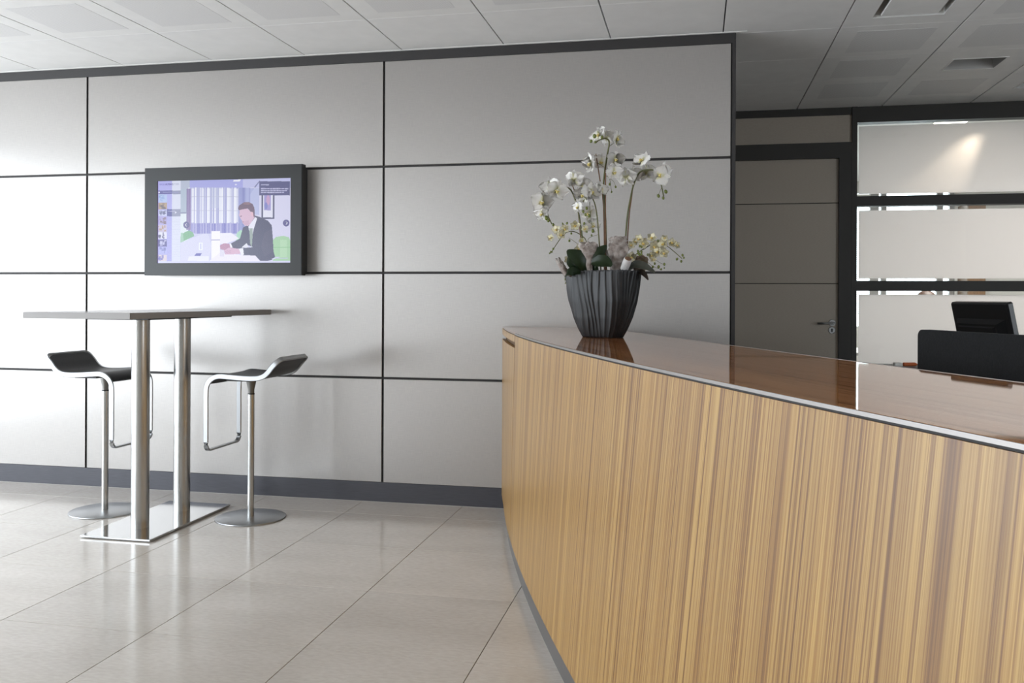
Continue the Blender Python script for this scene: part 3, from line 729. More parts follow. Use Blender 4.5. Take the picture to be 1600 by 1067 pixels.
    # caption box, buttons
    rect(1040, 184, 1302, 308, (84, 84, 132)); rect(1055, 210, 1124, 220, (196, 196, 226), .75)
    for y0, y1, xe in ((244, 255, 1290), (262, 272, 1280), (278, 288, 1254)):
        rect(1055, y0, xe, y1, (212, 210, 240), .8)
        for q in range(9):
            xg = 1070+q*26+rs.randint(0, 12); rect(xg, y0, xg+4, y1, (110, 110, 160), .8)
    for cx, cy, s in ((1273, 551, 1), (402, 570, -1)):
        ell(cx, cy, 28, 30, (92, 88, 146)); poly([(cx-6*s, cy-14), (cx+7*s, cy), (cx-6*s, cy+14), (cx-1*s, cy+14), (cx+13*s, cy), (cx-1*s, cy-14)], (240, 240, 252))
    # side bar
    rect(145, 150, 350, 910, (216, 220, 240)); rect(145, 150, 272, 910, (172, 170, 234))
    for k in range(18): rect(232, 498+k*22, 350, 500+k*22, (196, 200, 228), .5)
    rect(145, 266, 350, 298, (88, 84, 158)); rect(272, 266, 350, 298, (142, 146, 178)); rect(190, 278, 330, 286, (150, 148, 200), .6); ell(156, 284, 6, 8, (230, 230, 250))
    rect(228, 430, 350, 494, (74, 74, 152)); rect(272, 430, 350, 494, (146, 150, 180)); rect(236, 446, 300, 453, (190, 190, 226), .7); poly([(300, 450), (316, 460), (300, 470)], (230, 230, 250))
    th = [(300, 372, (176, 194, 234), (142, 168, 220)), (374, 432, (176, 150, 126), (96, 84, 96)), (440, 492, (196, 200, 236), (70, 70, 116)), (495, 562, (170, 160, 216), (120, 96, 104)), (568, 632, (196, 184, 214), (176, 140, 110)), (634, 694, (222, 222, 244), (70, 66, 110)), (700, 762, (84, 78, 150), (206, 206, 240)), (766, 826, (176, 178, 236), (120, 122, 190)), (834, 890, (220, 206, 214), (110, 106, 190))]
    for i, (y0, y1, c1, c2) in enumerate(th):
        rect(148, y0, 228, y1, c1); r = np.random.RandomState(20+i)
        for q in range(7):
            x0 = 148+r.randint(0, 60); yy = y0+r.randint(0, max(4, y1-y0-16)); rect(x0, yy, min(228, x0+r.randint(8, 26)), min(y1, yy+r.randint(8, 30)), c2, r.uniform(.4, .9))
    rect(145, 890, 1320, 912, (212, 214, 246)); rect(145, 150, 150, 912, (190, 180, 236))
    lin = img/255; lin = np.where(lin <= .04045, lin/12.92, ((lin+.055)/1.055)**2.4)
    return u, v, lin
u, v, lin = screen_image(); ny, nx = u.shape
co = np.stack([sx0+u*(sx1-sx0), np.full_like(u, -.0935), sz1-v*(sz1-sz0)], -1).reshape(-1, 3) - np.array(TV.location)
idx = np.arange(nx*ny).reshape(ny, nx)
fc = np.stack([idx[1:, :-1], idx[1:, 1:], idx[:-1, 1:], idx[:-1, :-1]], -1).reshape(-1, 4)
me = bpy.data.meshes.new('display'); me.vertices.add(len(co)); me.vertices.foreach_set('co', co.ravel())
me.loops.add(fc.size); me.loops.foreach_set('vertex_index', fc.ravel().astype(np.int32))
me.polygons.add(len(fc)); me.polygons.foreach_set('loop_start', np.arange(0, fc.size, 4).astype(np.int32)); me.update()
ca = me.color_attributes.new('picture', 'FLOAT_COLOR', 'POINT')
ca.data.foreach_set('color', np.concatenate([lin.reshape(-1, 3), np.ones((nx*ny, 1))], 1).astype(np.float32).ravel())
SCR = mat('lit_display', (0.01, .01, .012, 1), .22)
at_ = N(SCR, 'ShaderNodeVertexColor'); at_.layer_name = 'picture'; L(SCR, at_, 'Color', P(SCR), 'Emission Color'); P(SCR).inputs['Emission Strength'].default_value = .84*2**(-EXPO)
me.materials.append(SCR); o = bpy.data.objects.new('display', me); COL.objects.link(o); o.parent = TV
def lettering(txt, x, z, size, col, width, y=-.0945):
    cu = bpy.data.curves.new('lettering', 'FONT'); cu.body = txt; cu.size = size; cu.extrude = .0002
    to = bpy.data.objects.new('lettering', cu); COL.objects.link(to)
    dg = bpy.context.evaluated_depsgraph_get(); dg.update(); me = bpy.data.meshes.new_from_object(to.evaluated_get(dg))
    bpy.data.objects.remove(to)
    xsv = [q.co.x for q in me.vertices]; sc = width/(max(xsv)-min(xsv))
    for q in me.vertices: q.co = Vector((x+q.co.x*sc, y-q.co.z, z+q.co.y))-TV.location
    mm = mat('screen_lettering', (0, 0, 0, 1), .5); P(mm).inputs['Emission Color'].default_value = col; P(mm).inputs['Emission Strength'].default_value = .84*2**(-EXPO)
    me.materials.clear(); me.materials.append(mm)
    o = bpy.data.objects.new('lettering', me); COL.objects.link(o); o.parent = TV
lettering('WOR', sx0+.010, 1.866, .017, srgb(140, 136, 206), .036)
lettering('KMAS', sx0+.050, 1.866, .017, srgb(86, 78, 150), .052)
lettering('TER', sx0+.106, 1.866, .017, srgb(176, 178, 206), .036)

# ------------------------------------------------------------------ bar table
tr = math.radians(-3.3)
t = thing('bar_table', 'high rectangular bar table on two round steel columns and a steel plate', 'table', (-2.785, -.663, 0))
bm = BX(-2.975, -2.59, -1.055, -.295, .004, .014, bev=.0015); bp = obj('base_plate', bm, STEELPOL, t)
obj('glide', BX(-2.955, -2.61, -1.035, -.315, 0, .004), BLACKPL, bp)
for y in (-.85, -.475):
    bm = bmesh.new(); lathe(bm, [(0, .014), (.0445, .014), (.0445, 1.078), (0, 1.078)], (-2.784, y, 0), 40); obj('column', bm, STEEL, t, smooth=True, angle=40)
    bm = bmesh.new(); lathe(bm, [(0, 1.072), (.03, 1.072), (.03, 1.082), (0, 1.082)], (-2.784, y, 0), 24); obj('column_collar', bm, STEELSAT, t, smooth=True, angle=40)
bm = BX(-2.94, -2.60, -1.06, -.27, 1.080, 1.0895, bev=.002); obj('mounting_plate', bm, BLACKPL, t)
def rot_about(bm, c, a): bmesh.ops.rotate(bm, verts=bm.verts, cent=c, matrix=Matrix.Rotation(a, 3, 'Z')); return bm
cc = (-2.80, -.655, 0); hx, hy = .2975, .62
obj('table_top', rot_about(BX(cc[0]-hx+.002, cc[0]+hx-.002, cc[1]-hy+.002, cc[1]+hy-.002, 1.0895, 1.1195, bev=.001), cc, tr), TABLETOP, t)
bm = bmesh.new(); ring_plate(bm, (cc[0]-hx, cc[0]+hx, cc[1]-hy, cc[1]+hy), (cc[0]-hx+.003, cc[0]+hx-.003, cc[1]-hy+.003, cc[1]+hy-.003), 1.090, 1.119)
obj('edge_band', rot_about(bm, cc, tr), TABLEEDGE, t)

# ------------------------------------------------------------------ bar stools (local: faces -x)
def make_stool(label):
    t = thing('bar_stool', label, 'stool', (0, 0, 0), 0, 'bar stools at the high table')
    bm = bmesh.new(); lathe(bm, [(0, 0.0), (.183, 0.0), (.186, .002), (.185, .006), (.18, .008), (.03, .0095), (0, .0095)], n=64); obj('base', bm, STEELSAT, t, smooth=True, local=True, angle=30)
    bm = bmesh.new(); lathe(bm, [(0, .009), (.0175, .009), (.0175, .668), (0, .668)], n=28); obj('column', bm, STEEL, t, smooth=True, local=True, angle=40)
    bm = bmesh.new(); lathe(bm, [(0, .668), (.0182, .668), (.0182, .675), (0, .675)], n=28); obj('seal_ring', bm, BLACKPL, t, smooth=True, local=True, angle=40)
    bm = bmesh.new(); lathe(bm, [(0, .675), (.0165, .675), (.0165, .695), (.028, .745), (.028, .758), (0, .758)], n=28); obj('collar', bm, mat('grey_cast_metal', srgb(120, 118, 114), .4, .8), t, smooth=True, local=True, angle=40)
    obj('mounting_bracket', BX(-.06, .075, -.155, .155, .752, .762, bev=.002), BLACKPL, t, local=True)
    # side profile of the loop in (x,z)
    prof = spline([(-.166, 0, .43), (-.166, 0, .58), (-.166, 0, .68), (-.161, 0, .727), (-.138, 0, .760), (-.098, 0, .7775), (-.04, 0, .776), (.03, 0, .7715), (.085, 0, .770), (.130, 0, .773), (.162, 0, .784), (.186, 0, .804), (.206, 0, .829), (.224, 0, .848)], 4)
    W = .172; rc = .034
    tang = [(prof[min(i+1, len(prof)-1)]-prof[max(i-1, 0)]).normalized() for i in range(len(prof))]
    wid = [Vector((-q.z, 0, q.x)) for q in tang]
    pts, ws = [], []
    zf = .385
    # foot bar: far to near, corner, near rail up, back corner, cross bar, far rail down, corner
    def corner(c, a, b, w, n=7):
        for k in range(1, n):
            th = PI/2*k/n; pts.append(c+a*math.cos(th)+b*math.sin(th)); ws.append(w)
    xw = Vector((1, 0, 0)); Y_ = Vector((0, 1, 0)); Z_ = Vector((0, 0, 1)); x0 = -.166
    for k in range(5): pts.append(Vector((x0, (W-rc)*(1-2*k/4), zf))); ws.append(xw)
    corner(Vector((x0, -(W-rc), zf+rc)), -Z_*rc, -Y_*rc, xw)
    for q, w in zip(prof, wid): pts.append(Vector((q.x, -W, q.z))); ws.append(w)
    te, we = tang[-1], wid[-1]; pe = prof[-1]
    corner(Vector((pe.x, -W+rc, pe.z)), -Y_*rc, te*rc, we)
    for k in range(5): q = pe+te*rc; pts.append(Vector((q.x, -(W-rc)*(1-2*k/4), q.z))); ws.append(we)
    corner(Vector((pe.x, W-rc, pe.z)), te*rc, Y_*rc, we)
    for q, w in list(zip(prof, wid))[::-1]: pts.append(Vector((q.x, W, q.z))); ws.append(w)
    corner(Vector((x0, W-rc, zf+rc)), Y_*rc, -Z_*rc, xw)
    bm = bmesh.new(); strip_sweep(bm, pts, ws, .0265, .010); obj('frame_loop', bm, STEELSAT, t, smooth=True, local=True, angle=40)
    # upholstered shell between the rails, flush with their upper edge
    bm = bmesh.new(); rows = []
    sp = [(q, w) for q, w in zip(prof, wid) if q.z > .735]
    te2 = te*.027
    sp = sp+[(pe+te*.004, we), (pe+te*.012, we), (pe+te*.019, we), (pe+te*.024, we)]; narrow = {len(sp)-4: .003, len(sp)-3: .011, len(sp)-2: .023, len(sp)-1: .042}
    nW = 8
    for qi, (q, w) in enumerate(sp):
        s_ = 1 if w.dot(Vector((-.2, 0, 1))) > 0 else -1
        up_ = w*s_
        r = []
        for sgn, off in ((1, .0105), (-1, -.0035)):
            line = []
            for k in range(nW+1):
                f = -1+2*k/nW; ww = W-.0055-narrow.get(qi, 0)
                sag = -.004*(1-f*f) if sgn == 1 else -.004*(1-f*f)
                line.append(bm.verts.new(Vector((q.x, f*ww, q.z))+up_*(off+sag)))
            r.append(line)
        rows.append(r)
    for (a1, a2), (b1, b2) in zip(rows, rows[1:]):
        for k in range(nW):
            bm.faces.new((a1[k], b1[k], b1[k+1], a1[k+1])); bm.faces.new((a2[k], a2[k+1], b2[k+1], b2[k]))
        bm.faces.new((a1[0], a2[0], b2[0], b1[0])); bm.faces.new((a1[nW], b1[nW], b2[nW], a2[nW]))
    for a1, a2 in (rows[0], rows[-1]): 
        for k in range(nW): bm.faces.new((a1[k], a1[k+1], a2[k+1], a2[k]))
    obj('seat', bm, LEATHER, t, smooth=True, local=True, angle=50)
    return t
s1 = make_stool('black bar stool right of the high table, nearer the counter'); s1.location = (-2.352, -.505, 0)
s2 = dup_tree(s1); s2['label'] = 'black bar stool left of the high table, partly behind its column'
s2.location = (-3.213, -.545, 0); s2.rotation_euler = (0, 0, PI)

# ------------------------------------------------------------------ flower pot on the counter
PC = Vector((-.382, -1.19, CH+.0004)); pa = math.radians(-30)
t = thing('flower_pot', 'black flower pot with wavy vertical ridges standing on the counter', 'pot', PC)
def pot_section(zf):
    return 1.0
def pot_mesh():
    bm = bmesh.new(); n = 480; rows = []
    Hp = .276
    ctl = [(0, .530), (.03, .555), (.12, .635), (.3, .765), (.55, .895), (.8, .965), (1, 1.0)]
    def prof(z):
        for (a, ra), (b, rb) in zip(ctl, ctl[1:]):
            if z <= b: return ra+(rb-ra)*(z-a)/(b-a)
        return 1
    nz = 40
    def sup(th, a, b, e=5.0):
        c, s = math.cos(th), math.sin(th)
        r = (abs(c/a)**e+abs(s/b)**e)**(-1/e); return r*c, r*s
    A, B = .152, .097
    for k in range(nz+1):
        z = k/nz; p = prof(z); row = []
        for i in range(n):
            th = 2*PI*i/n
            x, y = sup(th, A*p, B*p)
            # arc-like parameter so that the ridges are even round the body
            s = math.atan2(y/B, x/A)
            w = s*17+.9*math.sin(s*2+z*3.2)+.8*math.sin(z*4.1+s*5.0)*(.4+z)+.5*noise.noise(Vector((s*2.5, z*2.2, 3)))*2
            rdg = (.5+.5*math.cos(w*2))
            rdg = rdg**2.6
            amp = .0058*(.5+.5*min(1, z*6))*(.6+.5*noise.noise(Vector((s*3, z*3, 8))))
            l = math.hypot(x, y); f = 1+(rdg*amp-.001)/l
            zz_ = z*Hp+(.004*rdg if k == nz else 0)
            row.append(bm.verts.new((x*f, y*f, zz_)))
        rows.append(row)
    inner = []
    for k, (sc, z) in enumerate(((.955, Hp+.002), (.93, Hp-.02), (.92, Hp-.045))):
        row = []
        for i in range(n):
            th = 2*PI*i/n; x, y = sup(th, A*sc, B*(sc-.02)); row.append(bm.verts.new((x, y, z)))
        rows.append(row)
    for a, b in zip(rows, rows[1:]):
        for i in range(n): bm.faces.new((a[i], a[(i+1) % n], b[(i+1) % n], b[i]))
    bm.faces.new(rows[0][::-1]); bm.faces.new(rows[-1])
    bmesh.ops.rotate(bm, verts=bm.verts, cent=(0, 0, 0), matrix=Matrix.Rotation(pa, 3, 'Z'))
    return bm
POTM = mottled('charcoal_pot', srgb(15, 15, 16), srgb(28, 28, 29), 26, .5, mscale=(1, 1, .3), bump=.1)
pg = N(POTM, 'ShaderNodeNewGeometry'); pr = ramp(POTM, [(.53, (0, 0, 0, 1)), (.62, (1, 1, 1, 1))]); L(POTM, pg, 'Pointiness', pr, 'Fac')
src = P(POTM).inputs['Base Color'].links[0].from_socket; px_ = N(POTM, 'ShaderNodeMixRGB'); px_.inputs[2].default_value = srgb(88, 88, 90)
POTM.node_tree.links.new(src, px_.inputs[1]); L(POTM, pr, 'Color', px_, 0); L(POTM, px_, 0, P(POTM), 'Base Color')      # lighter grey mixed in on the ridge crests
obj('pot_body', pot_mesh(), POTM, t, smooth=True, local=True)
bm = bmesh.new()
for k in range(260):
    a = random.uniform(0, 2*PI); r = math.sqrt(random.random()); x, y = r*math.cos(a)*.122, r*math.sin(a)*.072
    q = Matrix.Rotation(pa, 3, 'Z') @ Vector((x, y, .247+random.uniform(0, .022)))
    pts = [q+Vector((random.uniform(-.012, .012), random.uniform(-.012, .012), random.uniform(-.004, .009)))*j for j in range(3)]
    tube(bm, pts, .0024, 4)
stuff(obj('moss', bm, mottled('dry_moss', srgb(150, 138, 104), srgb(178, 166, 134), 60, .9), t, local=True))

# plant drawing scale: a pot-centred frame, x to the right and z up (metres), y towards the wall
def pl(ix, iy, dy=0.0): return Vector((-.376+.0026*(ix-940), PC.y+dy, CH+.0026*(529-iy)))
PETAL = mat('orchid_petal', srgb(226, 222, 212), .5, Subsurface_Weight=.15, Subsurface_Radius=(.01, .01, .008))
pa_ = N(PETAL, 'ShaderNodeVertexColor'); pa_.layer_name = 'tint'; L(PETAL, pa_, 'Color', P(PETAL), 'Base Color')
STEM = mottled('green_stem', srgb(78, 84, 42), srgb(104, 100, 58), 30, .5)
STAKE = mottled('brown_stake', srgb(104, 72, 46), srgb(130, 94, 62), 40, .6)
BUD = mottled('green_bud', srgb(74, 86, 34), srgb(110, 118, 52), 60, .45)
LEAFM = mottled('dark_green_leaf', srgb(34, 52, 30), srgb(52, 70, 40), 12, .35)
GREYLEAF = mottled('grey_green_leaf', srgb(82, 88, 80), srgb(104, 106, 96), 20, .5)
WOOD = mottled('grey_driftwood', srgb(112, 98, 90), srgb(180, 172, 166), 46, .9, bump=1.0)
def petal_mesh(name, ln, wd, tipw, cup, ruffle, base, tip, nu=8, nw=6, seed=0):
    bm = bmesh.new(); cl = bm.verts.layers.float_color.new('tint'); rows = []
    for i in range(nu+1):
        t_ = i/nu; w = wd*max(.1, math.sin(PI*min(1, t_**tipw*.93+.06)))**.6 if t_ < 1 else wd*.3
        row = []
        for k in range(nw+1):
            f = -1+2*k/nw
            y = -cup*t_*t_*ln+cup*.5*f*f*ln*.5+ruffle*math.sin(f*6+t_*5+seed)*t_*.01
            vv = bm.verts.new((f*w, y, t_*ln*(1-.12*f*f*t_))); m_ = min(1, max(0, (t_-.05)/.22))
            vv[cl] = [base[c]*(1-m_)+tip[c]*m_ for c in range(3)]+[1]; row.append(vv)
        rows.append(row)
    for a, b in zip(rows, rows[1:]):
        for k in range(nw): bm.faces.new((a[k], a[k+1], b[k+1], b[k]))
    geom = bm.faces[:]
    bmesh.ops.solidify(bm, geom=geom, thickness=.0009)
    me = bpy.data.meshes.new(name); bmesh.ops.recalc_face_normals(bm, faces=bm.faces); bm.to_mesh(me); bm.free(); me.materials.append(PETAL)
    me.polygons.foreach_set('use_smooth', [True]*len(me.polygons)); return me
WH, YEc, CR = srgb(246, 243, 238), srgb(226, 222, 170), srgb(226, 216, 176)
ME_P = petal_mesh('petal', .047, .031, .72, .25, .5, YEc, WH)
ME_S = petal_mesh('sepal', .043, .017, .9, .2, .3, srgb(216, 212, 160), WH, seed=2)
ME_SP = petal_mesh('small_petal', .021, .010, .9, .2, .3, srgb(226, 212, 130), srgb(242, 236, 208), nu=5, nw=4)
def lip_mesh(name, s, col1, col2):
    bm = bmesh.new(); cl = bm.verts.layers.float_color.new('tint')
    blob(bm, (0, -.006*s, .001*s), (.0055*s, .008*s, .006*s), 10, 6); blob(bm, (0, -.011*s, -.009*s), (.0065*s, .009*s, .008*s), 10, 6)
    blob(bm, (-.008*s, -.009*s, -.003*s), (.004*s, .006*s, .006*s), 8, 5); blob(bm, (.008*s, -.009*s, -.003*s), (.004*s, .006*s, .006*s), 8, 5)
    for v_ in bm.verts: v_[cl] = col1 if v_.co.z < -.001*s else col2
    me = bpy.data.meshes.new(name); bm.to_mesh(me); bm.free(); me.materials.append(PETAL); me.polygons.foreach_set('use_smooth', [True]*len(me.polygons)); return me
ME_L = lip_mesh('blossom', .72, srgb(214, 196, 120), srgb(240, 236, 222)); ME_LS = lip_mesh('small_blossom', .45, srgb(206, 176, 92), srgb(232, 222, 170))
def blossom(parent, p, yawd, pitch, rolld, s=1.0, skip=()):
    """front of the flower looks along -y, turned by yaw (to the right), pitch (up), roll"""
    R_ = Matrix.Rotation(math.radians(yawd), 3, 'Z') @ Matrix.Rotation(math.radians(-pitch), 3, 'X') @ Matrix.Rotation(math.radians(rolld), 3, 'Y')
    o = inst('blossom', ME_L, parent, p-root_loc(parent), R_.to_euler(), (s, s, s))
    for a in (78, -78):
        if ('p', a) in skip: continue
        inst('petal', ME_P, o, (0, -.001, 0), Euler((random.uniform(-.15, .15), math.radians(a+random.uniform(-8, 8)), 0)), (1, 1, 1))
    for a in (0, 140, -140): inst('sepal', ME_S, o, (0, .002, 0), Euler((random.uniform(-.1, .1), math.radians(a+random.uniform(-6, 6)), 0)))
    return o
def small_blossom(parent, p, yawd, pitch, rolld, s=1.0):
    R_ = Matrix.Rotation(math.radians(yawd), 3, 'Z') @ Matrix.Rotation(math.radians(-pitch), 3, 'X') @ Matrix.Rotation(math.radians(rolld), 3, 'Y')
    o = inst('blossom', ME_LS, parent, p-root_loc(parent), R_.to_euler(), (s, s, s))
    for a in (0, 72, 144, 216, 288): inst('petal', ME_SP, o, (0, .001, 0), Euler((random.uniform(-.2, .2), math.radians(a+random.uniform(-8, 8)), 0)))
    return o
BUDM = {}
def bud(parent, p, s=1.0):
    if 'b' not in BUDM:
        bm = bmesh.new(); blob(bm, (0, 0, 0), (.0062, .0062, .008), 10, 7)
        me = bpy.data.meshes.new('bud'); bm.to_mesh(me); bm.free(); me.materials.append(BUD); me.polygons.foreach_set('use_smooth', [True]*len(me.polygons)); BUDM['b'] = me
    return inst('bud', BUDM['b'], parent, p-root_loc(parent), (random.uniform(-.5, .5), random.uniform(-.5, .5), 0), (s, s, s))
def stem(parent, pix, r, m=STEM, name='stem'):
    pts = spline([pl(*q) for q in pix], 6); n = len(pts)
    bm = bmesh.new(); tube(bm, pts, [r*(1-.35*k/n) for k in range(n)], 7)
    return obj(name, bm, m, parent, smooth=True)
def twig(parent, pix, r=.0014): return stem(parent, pix, r, STEM, 'twig')
def leaf(parent, pix, widths, m=LEAFM, fold=.35, side=Vector((1, 0, 0)), name='leaf'):
    pts = spline([pl(*q) for q in pix], 5); n = len(pts); bm = bmesh.new(); rows = []
    for i, q in enumerate(pts):
        tg = (pts[min(i+1, n-1)]-pts[max(i-1, 0)]).normalized(); s_ = (side-tg*side.dot(tg)).normalized(); nrm = tg.cross(s_)
        t_ = i/(n-1)*(len(widths)-1); k = min(int(t_), len(widths)-2); w = widths[k]+(widths[k+1]-widths[k])*(t_-k)
        rows.append([bm.verts.new(q+s_*w*f+nrm*fold*w*(abs(f)**1.5)) for f in (-1, -.6, -.25, 0, .25, .6, 1)])
    for a, b in zip(rows, rows[1:]):
        for k in range(6): bm.faces.new((a[k], a[k+1], b[k+1], b[k]))
    bmesh.ops.solidify(bm, geom=bm.faces[:], thickness=.0016)
    return obj(name, bm, m, parent, smooth=True, angle=60)
GRP = 'white orchids in the black pot'
MO = 424                                            # drawing height of the moss surface
def orchid(label, ix, dy): return thing('orchid', label, 'orchid', pl(ix, MO, dy), 0, GRP)
# tall centre orchid
o = orchid('tallest white orchid in the middle of the pot, buds at its top', 943, .0)
stem(o, [(943, 430, 0), (941.5, 340, 0), (938, 285, 0), (943, 240, 0), (947, 216, -.005), (942, 209, -.01), (932, 211, -.015), (926, 216, -.02)], .0042)
stem(o, [(940, 430, .012), (938, 320, .01), (931, 270, .01), (925, 232, .008)], .0032, STAKE, 'stake')
stem(o, [(943, 430, -.01), (941.5, 330, -.008), (941.5, 256, -.005)], .0036, STAKE, 'stake')
twig(o, [(946, 222, 0), (950, 218, .01), (954, 215, .015)]); twig(o, [(943, 240, 0), (950, 242, -.01), (957, 241, -.02)]); twig(o, [(938, 254, 0), (932, 250, -.01), (926, 248, -.02)]); twig(o, [(941, 268, 0), (948, 271, -.01), (953, 268, -.02)])
twig(o, [(944, 256, -.005), (948, 272, -.015), (950, 284, -.02), (952, 296, -.022)])
blossom(o, pl(930, 203, -.012), -35, 15, -20, .95); blossom(o, pl(942, 206, .02), 150, 10, 10, .9); blossom(o, pl(959, 208, .012), 62, -5, 32, .95)
blossom(o, pl(918, 249, -.025), -58, 0, 0, 1.1); blossom(o, pl(933, 245, .02), 20, 10, 10, .9); blossom(o, pl(958, 244, -.025), 22, 10, 8, .9); blossom(o, pl(956, 264, -.028), 28, -8, -5, .88)
for ix, iy, s in ((925, 207, 1.25), (937, 209, 1.0), (919.5, 215, 1.0), (926, 216.5, .7)): bud(o, pl(ix, iy, -.045), s)
for ix, iy, s in ((949, 283.5, .8), (958.5, 288, .7), (952, 296, .6)): bud(o, pl(ix, iy, -.03), s)
twig(o, [(948, 274, -.02), (955, 279, -.028), (958.5, 287, -.03)], .001)
# right orchid
o = orchid('white orchid arching to the right side of the pot', 972, .02)
stem(o, [(970, 430, .02), (975, 345, .015), (981, 305, .01), (987, 281, .005), (996, 264, 0), (1010, 261, -.01), (1024, 265, -.015), (1030, 285, -.02), (1034, 304, -.02)], .0038)
stem(o, [(973, 430, .03), (978, 340, .025), (983, 300, .02), (984.5, 283, .015)], .003, STAKE, 'stake')
blossom(o, pl(1000, 246, -.02), -28, 35, 18, 1.0); blossom(o, pl(1029, 272, -.035), 28, -4, 88, 1.0); blossom(o, pl(1036, 262, .0), 60, 10, 10, .9); blossom(o, pl(1006, 263, .02), 165, 5, 5, .95); blossom(o, pl(975, 272, -.01), 172, 0, 10, 1.0); blossom(o, pl(985, 266, .02), 15, 15, 0, .9)
for ix, iy, s in ((1026, 303.5, 1.0), (1033.5, 307, .9), (1037.5, 297, 1.15)): bud(o, pl(ix, iy, -.025), s)
twig(o, [(1031, 290, -.02), (1028, 297, -.025), (1026, 302, -.025)], .001)
# left orchid
o = orchid('white orchid arching to the far left of the pot', 908, .0)
stem(o, [(910, 430, 0), (904, 370, 0), (897, 325, 0), (889, 298, 0), (881, 287, -.005), (866, 286, -.01), (853, 297, -.012), (847, 312, -.015), (848, 330, -.018), (855, 346, -.02)], .0038)
stem(o, [(906, 430, .012), (899, 350, .012), (893, 302, .01), (887, 282, .008)], .003, STAKE, 'stake')
blossom(o, pl(864, 292, -.03), 22, -2, 12, 1.08); blossom(o, pl(850, 283, .0), -20, 20, -15, 1.0); blossom(o, pl(839, 310, -.03), 12, 0, 8, 1.12); blossom(o, pl(838, 328, -.015), -25, -15, 0, .85); blossom(o, pl(889, 272, .015), 165, 25, 0, 1.0); blossom(o, pl(903, 282, .03), 140, 5, 15, .95)
for ix, iy, s in ((846, 336, 1.3), (849.5, 340, 1.0), (857.5, 347, .9)): bud(o, pl(ix, iy, -.022), s)
# short front orchid
o = orchid('short white orchid in front, buds hanging below its blossoms', 934, -.03)
stem(o, [(936, 430, -.03), (932, 365, -.035), (928, 325, -.04), (922, 306, -.045), (914, 304, -.05), (907, 312, -.052)], .0032)
twig(o, [(918, 312, -.05), (919, 330, -.052), (922, 350, -.052), (927, 362, -.05)], .0012); twig(o, [(912, 334, -.052), (918, 345, -.052), (927, 352, -.05)], .001)
blossom(o, pl(921, 297, -.055), 20, 15, -5, 1.05); blossom(o, pl(908, 301, -.05), -25, 5, 8, 1.0); blossom(o, pl(899, 320, -.055), -40, 0, 0, .7); blossom(o, pl(915, 330, -.02), 8, 0, 30, .9); blossom(o, pl(922, 348, -.01), 10, -20, 0, .75); blossom(o, pl(935, 291, -.035), 45, 25, 10, .8)
for ix, iy, s in ((914, 307.5, .95), (914, 323, .9), (908.5, 328, .9), (912, 333, .8), (918, 335, .9), (910, 347, .8), (924, 359, 1.05), (922, 366, .6)): bud(o, pl(ix, iy, -.068), s)

# small yellow sprays
t = thing('orchid_spray', 'small pale yellow flower spray arching out on the left of the pot', 'orchid', pl(912, MO, -.02), 0, 'small yellow sprays in the black pot')
stem(t, [(914, 430, -.02), (912, 378, -.025), (905, 366, -.03), (893, 359, -.035), (884, 359, -.04), (876, 364, -.045), (866, 377, -.048), (859, 388, -.05), (855, 394, -.05)], .0022)
twig(t, [(913, 400, -.02), (904, 384, -.03), (893, 375, -.035), (884, 369, -.04)], .0012); twig(t, [(913, 380, -.025), (915, 371, -.03), (921, 367, -.03), (931, 364, -.03)], .0011)
twig(t, [(884, 359, -.04), (880, 352, -.04), (875, 347, -.04)], .001)
for ix, iy, a, b, s in ((864, 356, -10, 10, 1.0), (878, 355, 15, 5, 1.0), (872, 363.5, 20, -10, 1.05), (855.5, 369, -20, 0, .8), (895, 350, 5, 15, 1.1), (910.5, 355, 20, 0, .8), (901, 387, -5, 0, 1.0), (905.5, 374, 25, 5, .7), (884, 404, -10, 5, .9), (887, 411, 10, -5, .7)):
    small_blossom(t, pl(ix, iy, -.055), a, b, random.uniform(-30, 30), s)
for ix, iy, s in ((875, 346.5, .6), (882, 346, .75), (889, 362.5, .7), (886, 374, .8), (860, 387, .7), (856, 391.5, .6), (854, 394, .5), (858, 392, .5), (914, 360, .6), (879.5, 436, .5), (880, 442, .45)): bud(t, pl(ix, iy, -.06), s)
twig(t, [(912, 426, -.03), (886, 422, -.05), (879, 432, -.06), (880, 442, -.06)], .0008)
t = thing('orchid_spray', 'small pale yellow flower spray reaching out on the right of the pot', 'orchid', pl(980, MO, -.01), 0, 'small yellow sprays in the black pot')
stem(t, [(978, 430, -.01), (987, 402, -.02), (996, 392, -.025), (1006, 386, -.03), (1018, 379, -.035), (1030, 378, -.035), (1041, 384, -.035), (1052, 393, -.035), (1063, 403, -.035)], .0022)
twig(t, [(984, 420, -.01), (1000, 405, -.02), (1010, 409, -.03), (1018, 415, -.03), (1030, 420, -.03)], .0012); twig(t, [(1016, 380, -.035), (1020, 395, -.04), (1024, 406, -.04), (1034, 412, -.04)], .001); twig(t, [(1036, 381, -.035), (1048, 379, -.03), (1058, 382, -.03)], .001)
for ix, iy, a, b, s in ((984, 381.5, -15, 5, .9), (996, 372, -10, 15, 1.0), (1003, 379, 15, 5, 1.2), (1016, 370, 5, 20, 1.05), (1021, 384, 10, 0, 1.25), (1033, 380, 0, 10, 1.15), (1035, 394, 15, -8, 1.1), (1024.5, 392, -10, -5, 1.1), (1047, 378, 30, 10, 1.0), (1055, 382, 40, 5, .8), (1036, 371, 10, 25, .8), (984, 401, 8, 5, 1.2), (1016, 398, 0, -10, .8), (1019, 404, 15, -20, .7), (990, 376, 30, 10, .8)):
    small_blossom(t, pl(ix, iy, -.045), a, b, random.uniform(-30, 30), s)
